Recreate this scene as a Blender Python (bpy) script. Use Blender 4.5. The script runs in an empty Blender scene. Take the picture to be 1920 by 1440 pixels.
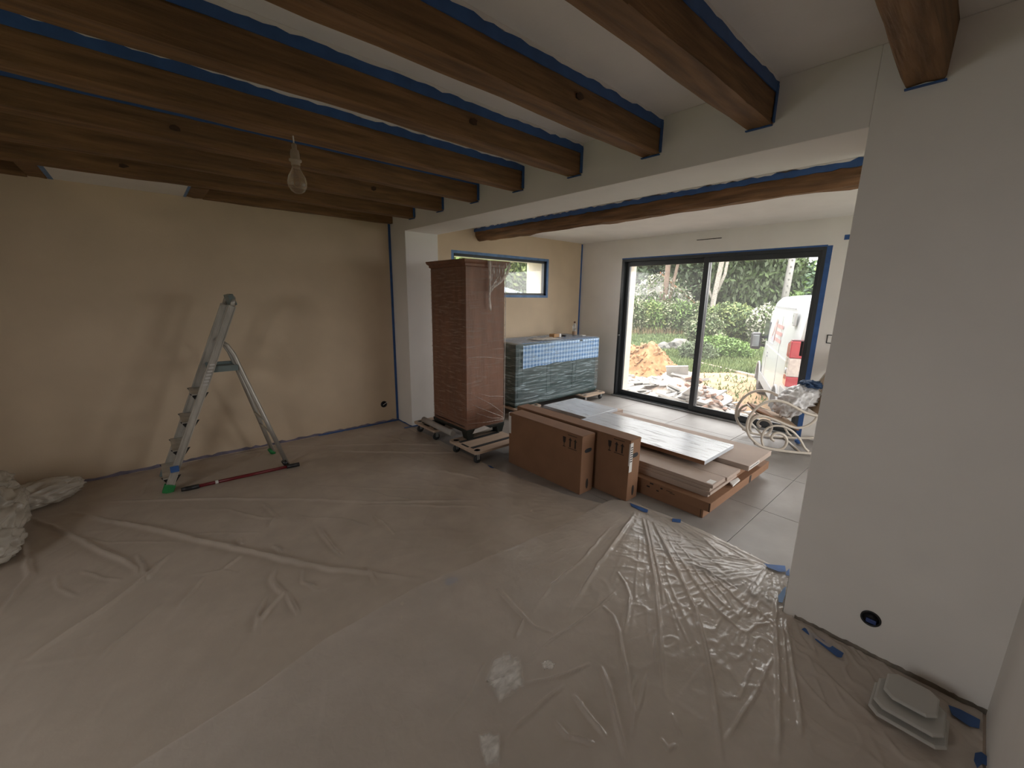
import bpy, bmesh, math, random
import numpy as np
from mathutils import Vector, Matrix, noise as mnoise

C = bpy.context.scene.collection
SC = bpy.context.scene
PI = math.pi

# ------------------------------------------------------------------ camera
F = 771.7144; YAW = 0.8444; PITCH = -0.2117; ROLL = 0.0150
CAM = np.array([0.0, 0.0, 1.58])
def _basis():
    cy, sy, cp, sp = math.cos(YAW), math.sin(YAW), math.cos(PITCH), math.sin(PITCH)
    f = np.array([cp*cy, cp*sy, sp]); r = np.array([sy, -cy, 0.]); u = np.cross(r, f)
    c, s = math.cos(ROLL), math.sin(ROLL)
    return c*r + s*u, -s*r + c*u, f
RR, UU, DD = _basis()
cam = bpy.data.cameras.new('camera'); cam.sensor_fit = 'HORIZONTAL'; cam.sensor_width = 36.0
cam.lens = F / 1920 * 36.0; cam.clip_start = 0.03; cam.clip_end = 400
cam_o = bpy.data.objects.new('camera', cam); C.objects.link(cam_o)
cam_o.matrix_world = Matrix(((RR[0], UU[0], -DD[0], CAM[0]), (RR[1], UU[1], -DD[1], CAM[1]), (RR[2], UU[2], -DD[2], CAM[2]), (0, 0, 0, 1)))
SC.camera = cam_o
def ray(u, v): return DD + RR*(u-960)/F - UU*(v-720)/F
def onz(u, v, z=0.0): d = ray(u, v); return CAM + d*((z-CAM[2])/d[2])
def onplane(u, v, N, c): d = ray(u, v); return CAM + d*((c-CAM@N)/(d@N))
def gpos(px, dist):
    d = ray(px, 560.0); n = math.hypot(d[0], d[1]); return d[0]/n*dist, d[1]/n*dist

# ------------------------------------------------------------------ sky (overcast) and exposure
SKY = 4.6
w = bpy.data.worlds.new('overcast_sky'); SC.world = w; w.use_nodes = True
nt = w.node_tree; nt.nodes.clear()
out = nt.nodes.new('ShaderNodeOutputWorld'); bg = nt.nodes.new('ShaderNodeBackground')
tc = nt.nodes.new('ShaderNodeTexCoord'); sep = nt.nodes.new('ShaderNodeSeparateXYZ')
mx = nt.nodes.new('ShaderNodeMath'); mx.operation = 'MAXIMUM'; mx.inputs[1].default_value = 0.0
ma = nt.nodes.new('ShaderNodeMath'); ma.operation = 'MULTIPLY_ADD'; ma.inputs[1].default_value = .45*SKY; ma.inputs[2].default_value = .55*SKY
nt.links.new(tc.outputs['Generated'], sep.inputs[0]); nt.links.new(sep.outputs['Z'], mx.inputs[0])
nt.links.new(mx.outputs[0], ma.inputs[0]); nt.links.new(ma.outputs[0], bg.inputs['Strength'])
bg.inputs['Color'].default_value = (1.0, 0.985, 0.965, 1); nt.links.new(bg.outputs[0], out.inputs[0])
SC.view_settings.view_transform = 'Standard'; SC.view_settings.look = 'None'
SC.view_settings.gamma = 1.0; SC.view_settings.use_curve_mapping = False
SC.view_settings.exposure = 1.25
cy_ = SC.cycles
cy_.max_bounces = 12; cy_.diffuse_bounces = 8; cy_.glossy_bounces = 4; cy_.transmission_bounces = 8
cy_.transparent_max_bounces = 24; cy_.sample_clamp_indirect = 8.0
cy_.caustics_reflective = False; cy_.caustics_refractive = False

# ------------------------------------------------------------------ room constants (metres)
XO, XE = 2.2745, 2.690          # divider wall front and back face
XB = -2.6                       # wall behind the camera
YB, YB2 = 4.7285, 4.624         # beige wall, front and rear room
YJL, YJR, YR = 4.3746, 0.4307, -0.267
YS = -1.9                       # far right end of rear room
ZH, ZC, ZW, Z2 = 2.260, 2.550, 2.366, 2.4377
DYAW = 0.0152
XD0 = 5.6445 - 4.624*math.tan(DYAW)
def XD(y): return XD0 + y*math.tan(DYAW)
YD1, YD2, ZDT = 3.8263, 1.2299, 2.149
GZ = -0.60                      # outside ground

# ------------------------------------------------------------------ portals that guide the daylight through the glazed openings
def portal(loc, rot, sx, sy):
    l = bpy.data.lights.new('daylight_portal', 'AREA'); l.shape = 'RECTANGLE'; l.size = sx; l.size_y = sy
    l.cycles.is_portal = True
    o = bpy.data.objects.new('daylight_portal', l); C.objects.link(o); o.location = loc; o.rotation_euler = rot
portal((XD(2.53)+.13, (YD1+YD2)/2, ZDT/2), (0, PI/2, 0), ZDT, YD1-YD2)
portal((XB-.05, 1.55, 1.5), (0, -PI/2, 0), 1.3, 1.5)
portal((XD(-.95)+.2, -.95, 1.07), (0, PI/2, 0), 2.15, 1.5)
portal((4.15, YS-.05, 1.1), (PI/2, 0, 0), 2.5, 2.15)
portal((3.94, YB2+.1, 1.846), (-PI/2, 0, 0), 1.73, .52)

# ================================================================== helpers
class MB:
    def __init__(s): s.v = []; s.f = []; s.sm = []
    def add(s, vs, fs, smooth=False):
        b = len(s.v); s.v += [tuple(map(float, p)) for p in vs]
        for f in fs: s.f.append(tuple(b+i for i in f)); s.sm.append(smooth)
        return s
    def box(s, x0, x1, y0, y1, z0, z1):
        vs = [(x, y, z) for z in (z0, z1) for y in (y0, y1) for x in (x0, x1)]
        return s.add(vs, [(0,2,3,1),(4,5,7,6),(0,1,5,4),(2,6,7,3),(0,4,6,2),(1,3,7,5)])
    def obox(s, c, a, b, d):          # centre and three half-extent vectors
        c, a, b, d = (np.array(t, float) for t in (c, a, b, d))
        vs = [c+i*a+j*b+k*d for k in (-1, 1) for j in (-1, 1) for i in (-1, 1)]
        return s.add(vs, [(0,2,3,1),(4,5,7,6),(0,1,5,4),(2,6,7,3),(0,4,6,2),(1,3,7,5)])
    def bar(s, p, q, w, h, up=(0, 0, 1)):   # rectangular bar from p to q
        p, q, up = np.array(p, float), np.array(q, float), np.array(up, float)
        d = (q-p)/2; n = d/np.linalg.norm(d); a = np.cross(n, up); a = a/np.linalg.norm(a); b = np.cross(a, n)
        return s.obox((p+q)/2, d, a*w/2, b*h/2)
    def tube(s, pts, r, n=8, closed=False, caps=True):
        P = [np.array(p, float) for p in pts]; m = len(P)
        rs = r if isinstance(r, (list, tuple)) else [r]*m
        nrm = None; vs = []
        for i in range(m):
            t = (P[(i+1) % m]-P[i-1]) if closed else (P[min(i+1, m-1)]-P[max(i-1, 0)])
            t = t/(np.linalg.norm(t)+1e-12)
            if nrm is None:
                a = np.array([0, 0, 1.]) if abs(t[2]) < .9 else np.array([1., 0, 0]); nrm = np.cross(t, a)
            nrm = nrm - t*(nrm@t); nrm = nrm/(np.linalg.norm(nrm)+1e-12); b = np.cross(t, nrm)
            for k in range(n):
                an = 2*PI*k/n; vs.append(P[i] + (nrm*math.cos(an)+b*math.sin(an))*rs[i])
        fs = []
        for i in range(m if closed else m-1):
            j = (i+1) % m
            for k in range(n): fs.append((i*n+k, i*n+(k+1) % n, j*n+(k+1) % n, j*n+k))
        s.add(vs, fs, True)
        if caps and not closed:
            b0 = len(s.v)-m*n
            s.f.append(tuple(b0+k for k in range(n))[::-1]); s.sm.append(False)
            s.f.append(tuple(b0+(m-1)*n+k for k in range(n))); s.sm.append(False)
        return s
    def lathe(s, prof, c, n=20, axis='z'):
        vs = []
        for r, z in prof:
            for k in range(n):
                a = 2*PI*k/n; p = (r*math.cos(a), r*math.sin(a), z)
                if axis == 'x': p = (p[2], p[0], p[1])
                if axis == 'y': p = (p[0], p[2], p[1])
                vs.append((c[0]+p[0], c[1]+p[1], c[2]+p[2]))
        m = len(prof)
        fs = [(i*n+k, i*n+(k+1) % n, (i+1)*n+(k+1) % n, (i+1)*n+k) for i in range(m-1) for k in range(n)]
        s.add(vs, fs, True)
        b0 = len(s.v)-m*n
        if prof[0][0] > 1e-4: s.f.append(tuple(b0+k for k in range(n))[::-1]); s.sm.append(False)
        if prof[-1][0] > 1e-4: s.f.append(tuple(b0+(m-1)*n+k for k in range(n))); s.sm.append(False)
        return s
    def prism(s, poly, vec):          # planar polygon (3-D points) pushed along vec
        n = len(poly); P = [np.array(p, float) for p in poly]; vec = np.array(vec, float)
        return s.add(P+[p+vec for p in P], [tuple(range(n))[::-1], tuple(range(n, 2*n))]+[(i, (i+1) % n, n+(i+1) % n, n+i) for i in range(n)])
    def build(s, name, mat, parent=None, bevel=0, seg=2, local=False, origin=True):
        me = bpy.data.meshes.new(name)
        off = np.zeros(3)
        V = np.array(s.v, float)
        if parent is not None and not local: off = OFF.get(parent.name, np.zeros(3))
        if parent is None and origin and not local:
            off = np.array([(V[:, 0].min()+V[:, 0].max())/2, (V[:, 1].min()+V[:, 1].max())/2, V[:, 2].min()])
        me.from_pydata((V-off).tolist(), [], s.f)
        for p, k in zip(me.polygons, s.sm): p.use_smooth = k
        bm = bmesh.new(); bm.from_mesh(me)
        bmesh.ops.recalc_face_normals(bm, faces=bm.faces)
        if bevel > 0:
            bmesh.ops.bevel(bm, geom=[e for e in bm.edges if e.is_manifold and e.calc_face_angle(0) > .5], offset=bevel, segments=seg, affect='EDGES', profile=.6, clamp_overlap=True)
        bm.to_mesh(me); bm.free()
        o = bpy.data.objects.new(name, me); C.objects.link(o)
        if parent is not None: o.parent = parent; OFF[o.name] = off
        else: o.location = off; OFF[o.name] = off
        if mat: me.materials.append(mat)
        return o
OFF = {}
def tag(o, label, cat, group=None):
    o['label'] = label; o['category'] = cat
    if group: o['group'] = group
    return o
def thing(name, label, cat, loc, group=None, rotz=0.0):
    o = bpy.data.objects.new(name, None); C.objects.link(o); o.empty_display_size = .1
    o.location = loc; o.rotation_euler = (0, 0, rotz); OFF[o.name] = np.array(loc, float)
    return tag(o, label, cat, group)
def struct(o): o['kind'] = 'structure'; return o
def stuff(o): o['kind'] = 'stuff'; return o
def npmesh(name, V, Q, mat, parent=None, smooth=False, origin=True):
    V = np.asarray(V, float); Q = np.asarray(Q, np.int32); k = Q.shape[1]
    off = np.zeros(3)
    if parent is not None: off = OFF.get(parent.name, off)
    elif origin: off = np.array([V[:, 0].mean(), V[:, 1].mean(), V[:, 2].min()])
    me = bpy.data.meshes.new(name); me.vertices.add(len(V)); me.vertices.foreach_set('co', (V-off).astype(np.float32).ravel())
    me.loops.add(Q.size); me.loops.foreach_set('vertex_index', Q.ravel())
    me.polygons.add(len(Q)); me.polygons.foreach_set('loop_start', np.arange(0, Q.size, k, dtype=np.int32))
    me.polygons.foreach_set('use_smooth', np.full(len(Q), smooth))
    me.update(calc_edges=True); me.validate()
    o = bpy.data.objects.new(name, me); C.objects.link(o); me.materials.append(mat)
    if parent is not None: o.parent = parent
    else: o.location = off
    OFF[o.name] = off
    return o

# ================================================================== materials
def mat(name, col, rough=.6, var=.12, scale=6., stretch=(1, 1, 1), bump=0., bscale=40., metal=0., spec=.5, col2=None, detail=4., coat=0., bstretch=None):
    m = bpy.data.materials.new(name); m.use_nodes = True; n = m.node_tree; b = n.nodes['Principled BSDF']
    b.inputs['Roughness'].default_value = rough; b.inputs['Metallic'].default_value = metal
    b.inputs['Specular IOR Level'].default_value = spec; b.inputs['Coat Weight'].default_value = coat
    t = n.nodes.new('ShaderNodeTexCoord'); mp = n.nodes.new('ShaderNodeMapping'); mp.inputs['Scale'].default_value = stretch
    n.links.new(t.outputs['Object'], mp.inputs[0])
    ns = n.nodes.new('ShaderNodeTexNoise'); ns.inputs['Scale'].default_value = scale; ns.inputs['Detail'].default_value = detail
    n.links.new(mp.outputs[0], ns.inputs['Vector'])
    cr = n.nodes.new('ShaderNodeValToRGB'); cr.color_ramp.elements[0].position = .3; cr.color_ramp.elements[1].position = .7
    a = [max(0, c*(1-var)) for c in col]; d = list(col2) if col2 else [min(1, c*(1+var)) for c in col]
    cr.color_ramp.elements[0].color = (*a, 1); cr.color_ramp.elements[1].color = (*d, 1)
    n.links.new(ns.outputs['Fac'], cr.inputs[0]); n.links.new(cr.outputs[0], b.inputs['Base Color'])
    if bump:
        n2 = n.nodes.new('ShaderNodeTexNoise'); n2.inputs['Scale'].default_value = bscale; n2.inputs['Detail'].default_value = 5
        mp2 = n.nodes.new('ShaderNodeMapping'); mp2.inputs['Scale'].default_value = bstretch or stretch
        n.links.new(t.outputs['Object'], mp2.inputs[0]); n.links.new(mp2.outputs[0], n2.inputs['Vector'])
        bp = n.nodes.new('ShaderNodeBump'); bp.inputs['Strength'].default_value = bump; bp.inputs['Distance'].default_value = .02
        n.links.new(n2.outputs['Fac'], bp.inputs['Height']); n.links.new(bp.outputs[0], b.inputs['Normal'])
    return m
def glass_mat(name, dust=.05, refl=.08, tint=(1, 1, 1)):
    m = bpy.data.materials.new(name); m.use_nodes = True; n = m.node_tree; n.nodes.clear()
    o = n.nodes.new('ShaderNodeOutputMaterial'); tr = n.nodes.new('ShaderNodeBsdfTransparent'); tr.inputs[0].default_value = (*tint, 1)
    gl = n.nodes.new('ShaderNodeBsdfGlossy'); gl.inputs['Roughness'].default_value = .02
    df = n.nodes.new('ShaderNodeBsdfTranslucent'); df.inputs[0].default_value = (.8, .8, .8, 1)
    lw = n.nodes.new('ShaderNodeLayerWeight'); lw.inputs['Blend'].default_value = .15
    mr = n.nodes.new('ShaderNodeMath'); mr.operation = 'MULTIPLY_ADD'; mr.inputs[1].default_value = .6; mr.inputs[2].default_value = refl*.5
    n.links.new(lw.outputs['Fresnel'], mr.inputs[0])
    m1 = n.nodes.new('ShaderNodeMixShader'); n.links.new(mr.outputs[0], m1.inputs[0]); n.links.new(tr.outputs[0], m1.inputs[1]); n.links.new(gl.outputs[0], m1.inputs[2])
    m2 = n.nodes.new('ShaderNodeMixShader'); m2.inputs[0].default_value = dust; n.links.new(m1.outputs[0], m2.inputs[1]); n.links.new(df.outputs[0], m2.inputs[2])
    n.links.new(m2.outputs[0], o.inputs[0]); return m
def film_mat(name, col=(.8, .78, .74), lo=.1, hi=.6, p0=.45, p1=.75, scale=10., stretch=(1, 1, 1), rough=.25, bump=.4, distort=0., spec=.5, bscale=None):
    """Milky see-through plastic: mix of clear and white body, more opaque along streaks."""
    m = bpy.data.materials.new(name); m.use_nodes = True; n = m.node_tree; n.nodes.clear()
    o = n.nodes.new('ShaderNodeOutputMaterial'); tr = n.nodes.new('ShaderNodeBsdfTransparent')
    b = n.nodes.new('ShaderNodeBsdfPrincipled'); b.inputs['Base Color'].default_value = (*col, 1)
    b.inputs['Roughness'].default_value = rough; b.inputs['Specular IOR Level'].default_value = spec
    t = n.nodes.new('ShaderNodeTexCoord'); mp = n.nodes.new('ShaderNodeMapping'); mp.inputs['Scale'].default_value = stretch
    n.links.new(t.outputs['Object'], mp.inputs[0])
    ns = n.nodes.new('ShaderNodeTexNoise'); ns.inputs['Scale'].default_value = scale; ns.inputs['Detail'].default_value = 5; ns.inputs['Distortion'].default_value = distort
    n.links.new(mp.outputs[0], ns.inputs['Vector'])
    mr = n.nodes.new('ShaderNodeMapRange'); mr.inputs['From Min'].default_value = p0; mr.inputs['From Max'].default_value = p1
    mr.inputs['To Min'].default_value = lo; mr.inputs['To Max'].default_value = hi
    n.links.new(ns.outputs['Fac'], mr.inputs[0])
    bp = n.nodes.new('ShaderNodeBump'); bp.inputs['Strength'].default_value = bump; bp.inputs['Distance'].default_value = .02
    if bscale:
        n3 = n.nodes.new('ShaderNodeTexNoise'); n3.inputs['Scale'].default_value = bscale; n3.inputs['Detail'].default_value = 4; n3.inputs['Distortion'].default_value = .8
        n.links.new(mp.outputs[0], n3.inputs['Vector']); n.links.new(n3.outputs['Fac'], bp.inputs['Height'])
    else: n.links.new(ns.outputs['Fac'], bp.inputs['Height'])
    n.links.new(bp.outputs[0], b.inputs['Normal'])
    ms = n.nodes.new('ShaderNodeMixShader'); n.links.new(mr.outputs[0], ms.inputs[0]); n.links.new(tr.outputs[0], ms.inputs[1]); n.links.new(b.outputs[0], ms.inputs[2])
    n.links.new(ms.outputs[0], o.inputs[0]); return m

M = {}
M['beige'] = mat('beige_paint', (.66, .53, .385), .85, .05, 3, bump=.05, bscale=120)
M['white'] = mat('white_paint', (.83, .805, .775), .85, .03, 3, bump=.04, bscale=120)
M['ceil'] = mat('ceiling_paint', (.83, .805, .78), .9, .03, 4, bump=.05, bscale=60)
M['screed'] = mat('grey_beige_screed', (.46, .39, .33), .7, .1, 3, bump=.05, bscale=30)
M['tile'] = mat('floor_tile_dusty', (.25, .23, .215), .5, .14, 2.2, bump=.04, bscale=20, col2=(.32, .30, .285), detail=8)
M['grout'] = mat('grout', (.30, .26, .24), .9, .1, 20)
M['wood'] = mat('oak_beam', (.20, .108, .046), .75, .4, 2.2, (1.2, 14, 14), bump=.5, bscale=3, detail=7)
M['wood_y'] = mat('old_log_beam', (.20, .105, .05), .8, .5, 2.2, (14, 1.0, 14), bump=.8, bscale=3, detail=7)
M['knot'] = mat('wood_knot', (.06, .03, .015), .8, .3, 30)
M['tape'] = mat('blue_masking_tape', (.035, .105, .30), .55, .15, 12)
M['tape_faded'] = mat('blue_masking_tape_faded', (.13, .25, .48), .55, .2, 12)
M['tape_dirty'] = mat('masking_tape_paint_stained', (.20, .18, .24), .7, .35, 9)
M['anth'] = mat('anthracite_aluminium', (.035, .04, .045), .38, .08, 5)
M['alu'] = mat('grey_aluminium', (.35, .36, .37), .35, .08, 5, metal=.7)
M['glass'] = glass_mat('window_glass', .022, .07)
M['render'] = mat('cream_render', (.62, .56, .47), .95, .06, 15, bump=.3, bscale=90)
M['dark'] = mat('dark_void', (.012, .012, .014), .7, .1, 5)
M['black'] = mat('black_plastic', (.02, .02, .022), .4, .1, 8)
M['plastic_white'] = mat('white_plastic', (.70, .69, .66), .35, .03, 5)
M['bluebox'] = mat('blue_socket_plastic', (.04, .07, .22), .4, .1, 8)

# ================================================================== the room
def tiles():
    fl = MB(); fl.box(XB-.3, XO, -.45, 5.08, -.35, 0); fl.box(XO, 6.02, YS-.3, 5.08, -.35, -.012)
    f = struct(fl.build('floor', M['grout'], origin=False))
    sc = MB().box(XB, XO, YR, YB, 0.0, .0012).build('screed', M['screed'], f)
    xs = [XO]+[3.365+.8*k for k in range(-1, 4)]
    ys = [.878+.8*k for k in range(-6, 6)]
    for i in range(len(xs)):
        x0 = xs[i]; x1 = xs[i+1] if i+1 < len(xs) else 5.6
        for j in range(len(ys)-1):
            y0, y1 = max(ys[j], YS), min(ys[j+1], YB2); a, b = x0, min(x1, XD(y0)-.004)
            parts = []
            lo, hi = max(y0, YJR), min(y1, YJL)
            if a >= XE: parts = [(a, b, y0, y1)]
            else:
                if hi > lo: parts.append((a, b, lo, hi))
                if b > XE+.05:
                    if y0 < YJR: parts.append((XE, b, y0, min(y1, YJR)))
                    if y1 > YJL: parts.append((XE, b, max(y0, YJL), y1))
            for (p, q, r, s) in parts:
                if q-p < .03 or s-r < .03: continue
                MB().box(p+.0018, q-.0018, r+.0018, s-.0018, -.012, 0).build('tile', M['tile'], f, bevel=.0012, seg=1)
    return f
floor = tiles()

wl = struct(MB().box(XB-.3, XE, YB, YB+.36, 0, ZC).build('wall_left', M['beige'], origin=False))
m = MB(); x0, x1, z0, z1 = 3.07, 4.805, 1.585, 2.107; yo = 5.074
m.box(XE, x0, YB2, yo, 0, 2.5).box(x1, XD(YB2), YB2, yo, 0, 2.5).box(x0, x1, YB2, yo, 0, z0).box(x0, x1, YB2, yo, z1, 2.5)
wlr = struct(m.build('wall_left_rear', M['beige'], origin=False))
# outer leaf of the rear left wall, seen as the cream reveal round the small window
m = MB(); e = .006
for a in ((x0, x0+e, YB2+.1, yo, z0, z1), (x1-e, x1, YB2+.1, yo, z0, z1), (x0, x1, YB2+.1, yo+.03, z0, z0+e), (x0, x1, YB2+.1, yo, z1-e, z1)): m.box(*a)
m.build('window_reveal', M['render'], wlr)
m = MB()
m.box(XO, XE, YJL, YB, 0, ZC).box(XO, XE, YJR, YJL, ZH, ZC).box(XO, XE, YS, YJR, 0, ZC)
wd = struct(m.build('wall_divider', M['white'], bevel=.004, seg=2, origin=False))
wr = struct(MB().box(XB, XO, YR-.15, YR, 0, ZC).build('wall_right', M['white'], origin=False))
FW0, FW1, FZ0, FZ1 = .8, 2.3, .85, 2.15
m = MB(); m.box(XB-.3, XB, YR-.15, FW0, 0, ZC).box(XB-.3, XB, FW1, YB, 0, ZC).box(XB-.3, XB, FW0, FW1, FZ1, ZC).box(XB-.3, XB, FW0, FW1, 0, FZ0)
wf = struct(m.build('wall_front', M['white'], origin=False))
m = MB(); m.box(XE, 2.9, YS-.3, YS, 0, 2.5).box(5.4, XD(YS), YS-.3, YS, 0, 2.5).box(2.9, 5.4, YS-.3, YS, 2.15, 2.5)
wrr = struct(m.build('wall_right_rear', M['white'], origin=False))
# door wall: local frame (depth, along, height), turned by DYAW
def door_frame_empty(name):
    o = bpy.data.objects.new(name, None); C.objects.link(o); o.location = (XD0, 0, 0); o.rotation_euler = (0, 0, -DYAW); return o
m = MB(); dT = .38
m.box(0, dT, YD1, 5.1, 0, 2.5).box(0, dT, YS-.3, -1.7, 0, 2.5).box(0, dT, -1.7, -.2, 2.15, 2.5).box(0, dT, -.2, YD2, 0, 2.5).box(0, dT, YD2, YD1, ZDT, 2.5)
wb = struct(m.build('wall_back', M['white'], local=True)); wb.location = (XD0, 0, 0); wb.rotation_euler = (0, 0, -DYAW)
m = MB(); e = .008
m.box(.12, dT+.01, YD1-e, YD1, 0, ZDT).box(.12, dT+.01, YD2, YD2+e, 0, ZDT).box(.12, dT+.01, YD2, YD1, ZDT-e, ZDT).box(.12, dT+.06, YD2, YD1, -.02, .004)
m.build('door_reveal', M['render'], wb, local=True)
m = MB().box(dT, dT+.02, YD1, 5.1, -.35, 2.9).box(dT, dT+.02, YS-.3, -1.7, -.35, 2.9).box(dT, dT+.02, -1.7, -.2, 2.15, 2.9).box(dT, dT+.02, -1.7, -.2, -.35, 0).box(dT, dT+.02, -.2, YD2, -.35, 2.9).box(dT, dT+.02, YD2, YD1, ZDT, 2.9).box(dT, dT+.02, YD2, YD1, -.35, 0)
m.build('outer_render', M['render'], wb, local=True)
m = MB().box(-.004, .0, 2.36, 2.68, 2.328, 2.336); m.build('air_vent_slot', M['dark'], wb, local=True)
# ceilings
struct(MB().box(XB-.3, XE, YR-.15, YB+.36, ZC, ZC+.25).build('ceiling', M['ceil'], origin=False))
struct(MB().box(XE, 6.04, YS-.3, 5.08, Z2, ZC+.25).box(XO, XE, YS-.3, YR-.15, ZC, ZC+.25).build('ceiling_rear', M['ceil'], origin=False))

# ---- sliding door
dr = struct(door_frame_empty('door_1'))
fw = .042
m = MB().box(.0, .12, YD1-fw, YD1, 0, ZDT).box(.0, .12, YD2, YD2+fw, 0, ZDT).box(.0, .12, YD2+fw, YD1-fw, ZDT-fw, ZDT).box(-.01, .12, YD2, YD1, 0, .03)
m.box(-.012, .0, YD2, YD1, .0, .012)
m.build('door_frame', M['anth'], dr, bevel=.003, seg=1, local=True)
m = MB().box(-.035, -.012, YD2-.02, YD1+.02, 0, .022); m.build('threshold', M['alu'], dr, bevel=.003, seg=1, local=True)
ymid = 2.52
def leaf(y0, y1, d0, d1, st, sr=None):
    sr = sr or st
    g = MB().box(d0, d1, y0, y0+sr, .03, ZDT-fw).box(d0, d1, y1-st, y1, .03, ZDT-fw).box(d0, d1, y0+sr, y1-st, .03, .105).box(d0, d1, y0+sr, y1-st, ZDT-fw-.065, ZDT-fw)
    lf = g.build('sliding_leaf', M['anth'], dr, bevel=.003, seg=1, local=True)
    dm = (d0+d1)/2
    MB().box(dm-.004, dm+.004, y0+sr-.005, y1-st+.005, .1, ZDT-fw-.06).build('pane', M['glass'], lf, local=True)
    return lf
l1 = leaf(ymid-.03, YD1-fw, .062, .105, .062)
l2 = leaf(YD2+fw, ymid+.04, .012, .055, .068, .036)
MB().tube([(.0, YD1-.035, .99), (-.02, YD1-.035, .99)], .012, 10).build('lock', M['alu'], dr, local=True)
MB().box(-.012, .004, YD2+.075, YD2+.1, .95, 1.12).build('pull_handle', M['black'], dr, bevel=.003, local=True)
# blue tape round the door
m = MB().box(-.002, 0, YD2-.045, YD2+.004, .0, ZDT+.004).box(-.0022, -.0002, YD2, YD1, ZDT-.004, ZDT+.014)
tp = m.build('masking_tape', M['tape'], wb, local=True)
MB().box(-.003, 0, 1.045, 1.10, 2.20, 2.25).build('masking_tape', M['tape'], wb, local=True)
m = MB()
for b_ in ((1.02, 1.10, 1.205, 1.213), (1.02, 1.10, 1.118, 1.126), (1.092, 1.10, 1.118, 1.213), (1.02, 1.028, 1.118, 1.213)): m.box(-.006, 0, *b_)
m.build('switch_bracket', M['black'], wb, local=True)
# corner tapes
MB().box(XD(YB2)-.035, XD(YB2)-.002, YB2-.002, YB2, .0, Z2-.01).build('masking_tape', M['tape'], wlr)
# ---- small window
wn = struct(bpy.data.objects.new('window_1', None)); C.objects.link(wn); wn.location = (0, 0, 0)
a0, a1, b0, b1 = 3.07, 4.805, 1.585, 2.107
m = MB()
for q in ((a0, a0+.035, YB2+.03, YB2+.09, b0, b1), (a1-.035, a1, YB2+.03, YB2+.09, b0, b1), (a0, a1, YB2+.03, YB2+.09, b0, b0+.035), (a0, a1, YB2+.03, YB2+.09, b1-.035, b1)): m.box(*q)
m.build('window_frame', M['anth'], wn, bevel=.003, seg=1)
MB().box(a0+.03, a1-.03, YB2+.056, YB2+.062, b0+.03, b1-.03).build('pane', M['glass'], wn)
t = .032; m = MB()
for q in ((a0-t, a0+.004, b0-t, b1+t), (a1-.004, a1+t, b0-t, b1+t), (a0, a1, b0-t, b0+.004), (a0, a1, b1-.004, b1+t)): m.box(q[0], q[1], YB2-.002, YB2, q[2], q[3])
m.build('masking_tape', M['tape_faded'], wn)
m = MB()
for q in ((a0-.002, a0, b0, b1), (a1, a1+.002, b0, b1)): m.box(q[0]-.001, q[1]+.001, YB2, YB2+.03, q[2], q[3])
m.build('inner_reveal', M['tape'], wn)
# window behind the camera (glazed)
w2 = struct(bpy.data.objects.new('window_2', None)); C.objects.link(w2)
m = MB()
for q in ((FW0, FW0+.06), (1.52, 1.58), (FW1-.06, FW1)): m.box(XB-.12, XB-.06, q[0], q[1], FZ0, FZ1)
m.box(XB-.12, XB-.06, FW0, FW1, FZ1-.06, FZ1).box(XB-.12, XB-.06, FW0, FW1, FZ0, FZ0+.06).build('window_frame', M['anth'], w2)
MB().box(XB-.094, XB-.088, FW0+.03, FW1-.03, FZ0+.04, FZ1-.04).build('pane', M['glass'], w2)
d2 = struct(door_frame_empty('added_daylight_door')); m = MB()  # unseen glazed door, added to let more daylight into the rear room
for q in ((-1.7, -1.64), (-.99, -.91), (-.26, -.2)): m.box(.04, .1, q[0], q[1], 0, 2.15)
m.box(.04, .1, -1.7, -.2, 2.09, 2.15).box(.04, .1, -1.7, -.2, 0, .06).build('door_frame', M['anth'], d2, local=True)
MB().box(.066, .072, -1.67, -.23, .05, 2.12).build('pane', M['glass'], d2, local=True)
w3 = struct(bpy.data.objects.new('added_daylight_window', None)); C.objects.link(w3)  # unseen glazing in the end wall, added to brighten the rear room
m = MB()
for q in ((2.9, 2.96), (4.11, 4.24), (5.34, 5.4)): m.box(q[0], q[1], YS-.12, YS-.06, 0, 2.15)
m.box(2.9, 5.4, YS-.12, YS-.06, 2.09, 2.15).box(2.9, 5.4, YS-.12, YS-.06, 0, .06).build('window_frame', M['anth'], w3)
MB().box(2.93, 5.37, YS-.094, YS-.088, .05, 2.12).build('pane', M['glass'], w3)

# wall tapes: corner beige/divider, base strips
MB().box(XO-.03, XO-.001, YB-.002, YB, .0, ZW).build('masking_tape', M['tape'], wl)
rng = random.Random(4)
def ragged_strip(p0, p1, up, n, h0, h1, jl, jh, nrm, th, rg):
    """thin strip from p0 to p1 with ragged lower (jl) and upper (jh) borders, pushed th along nrm"""
    p0, p1, up, nrm = (np.array(q, float) for q in (p0, p1, up, nrm)); mb = MB(); A = []; B = []
    for i in range(n+1):
        q = p0+(p1-p0)*i/n
        A.append(q+up*(h0+rg.uniform(-jl, jl))+nrm*th); B.append(q+up*(h1+rg.uniform(-jh, jh))+nrm*th)
    k = n+1
    vs = A+B+[q-nrm*th*.9 for q in A]+[q-nrm*th*.9 for q in B]
    fs = []
    for i in range(n):
        fs += [(i, i+1, k+i+1, k+i), (2*k+i, 3*k+i, 3*k+i+1, 2*k+i+1), (i, 2*k+i, 2*k+i+1, i+1), (k+i, k+i+1, 3*k+i+1, 3*k+i)]
    fs += [(0, k, 3*k, 2*k), (n, 2*k+n, 3*k+n, k+n)]
    return mb.add(vs, fs)
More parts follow.
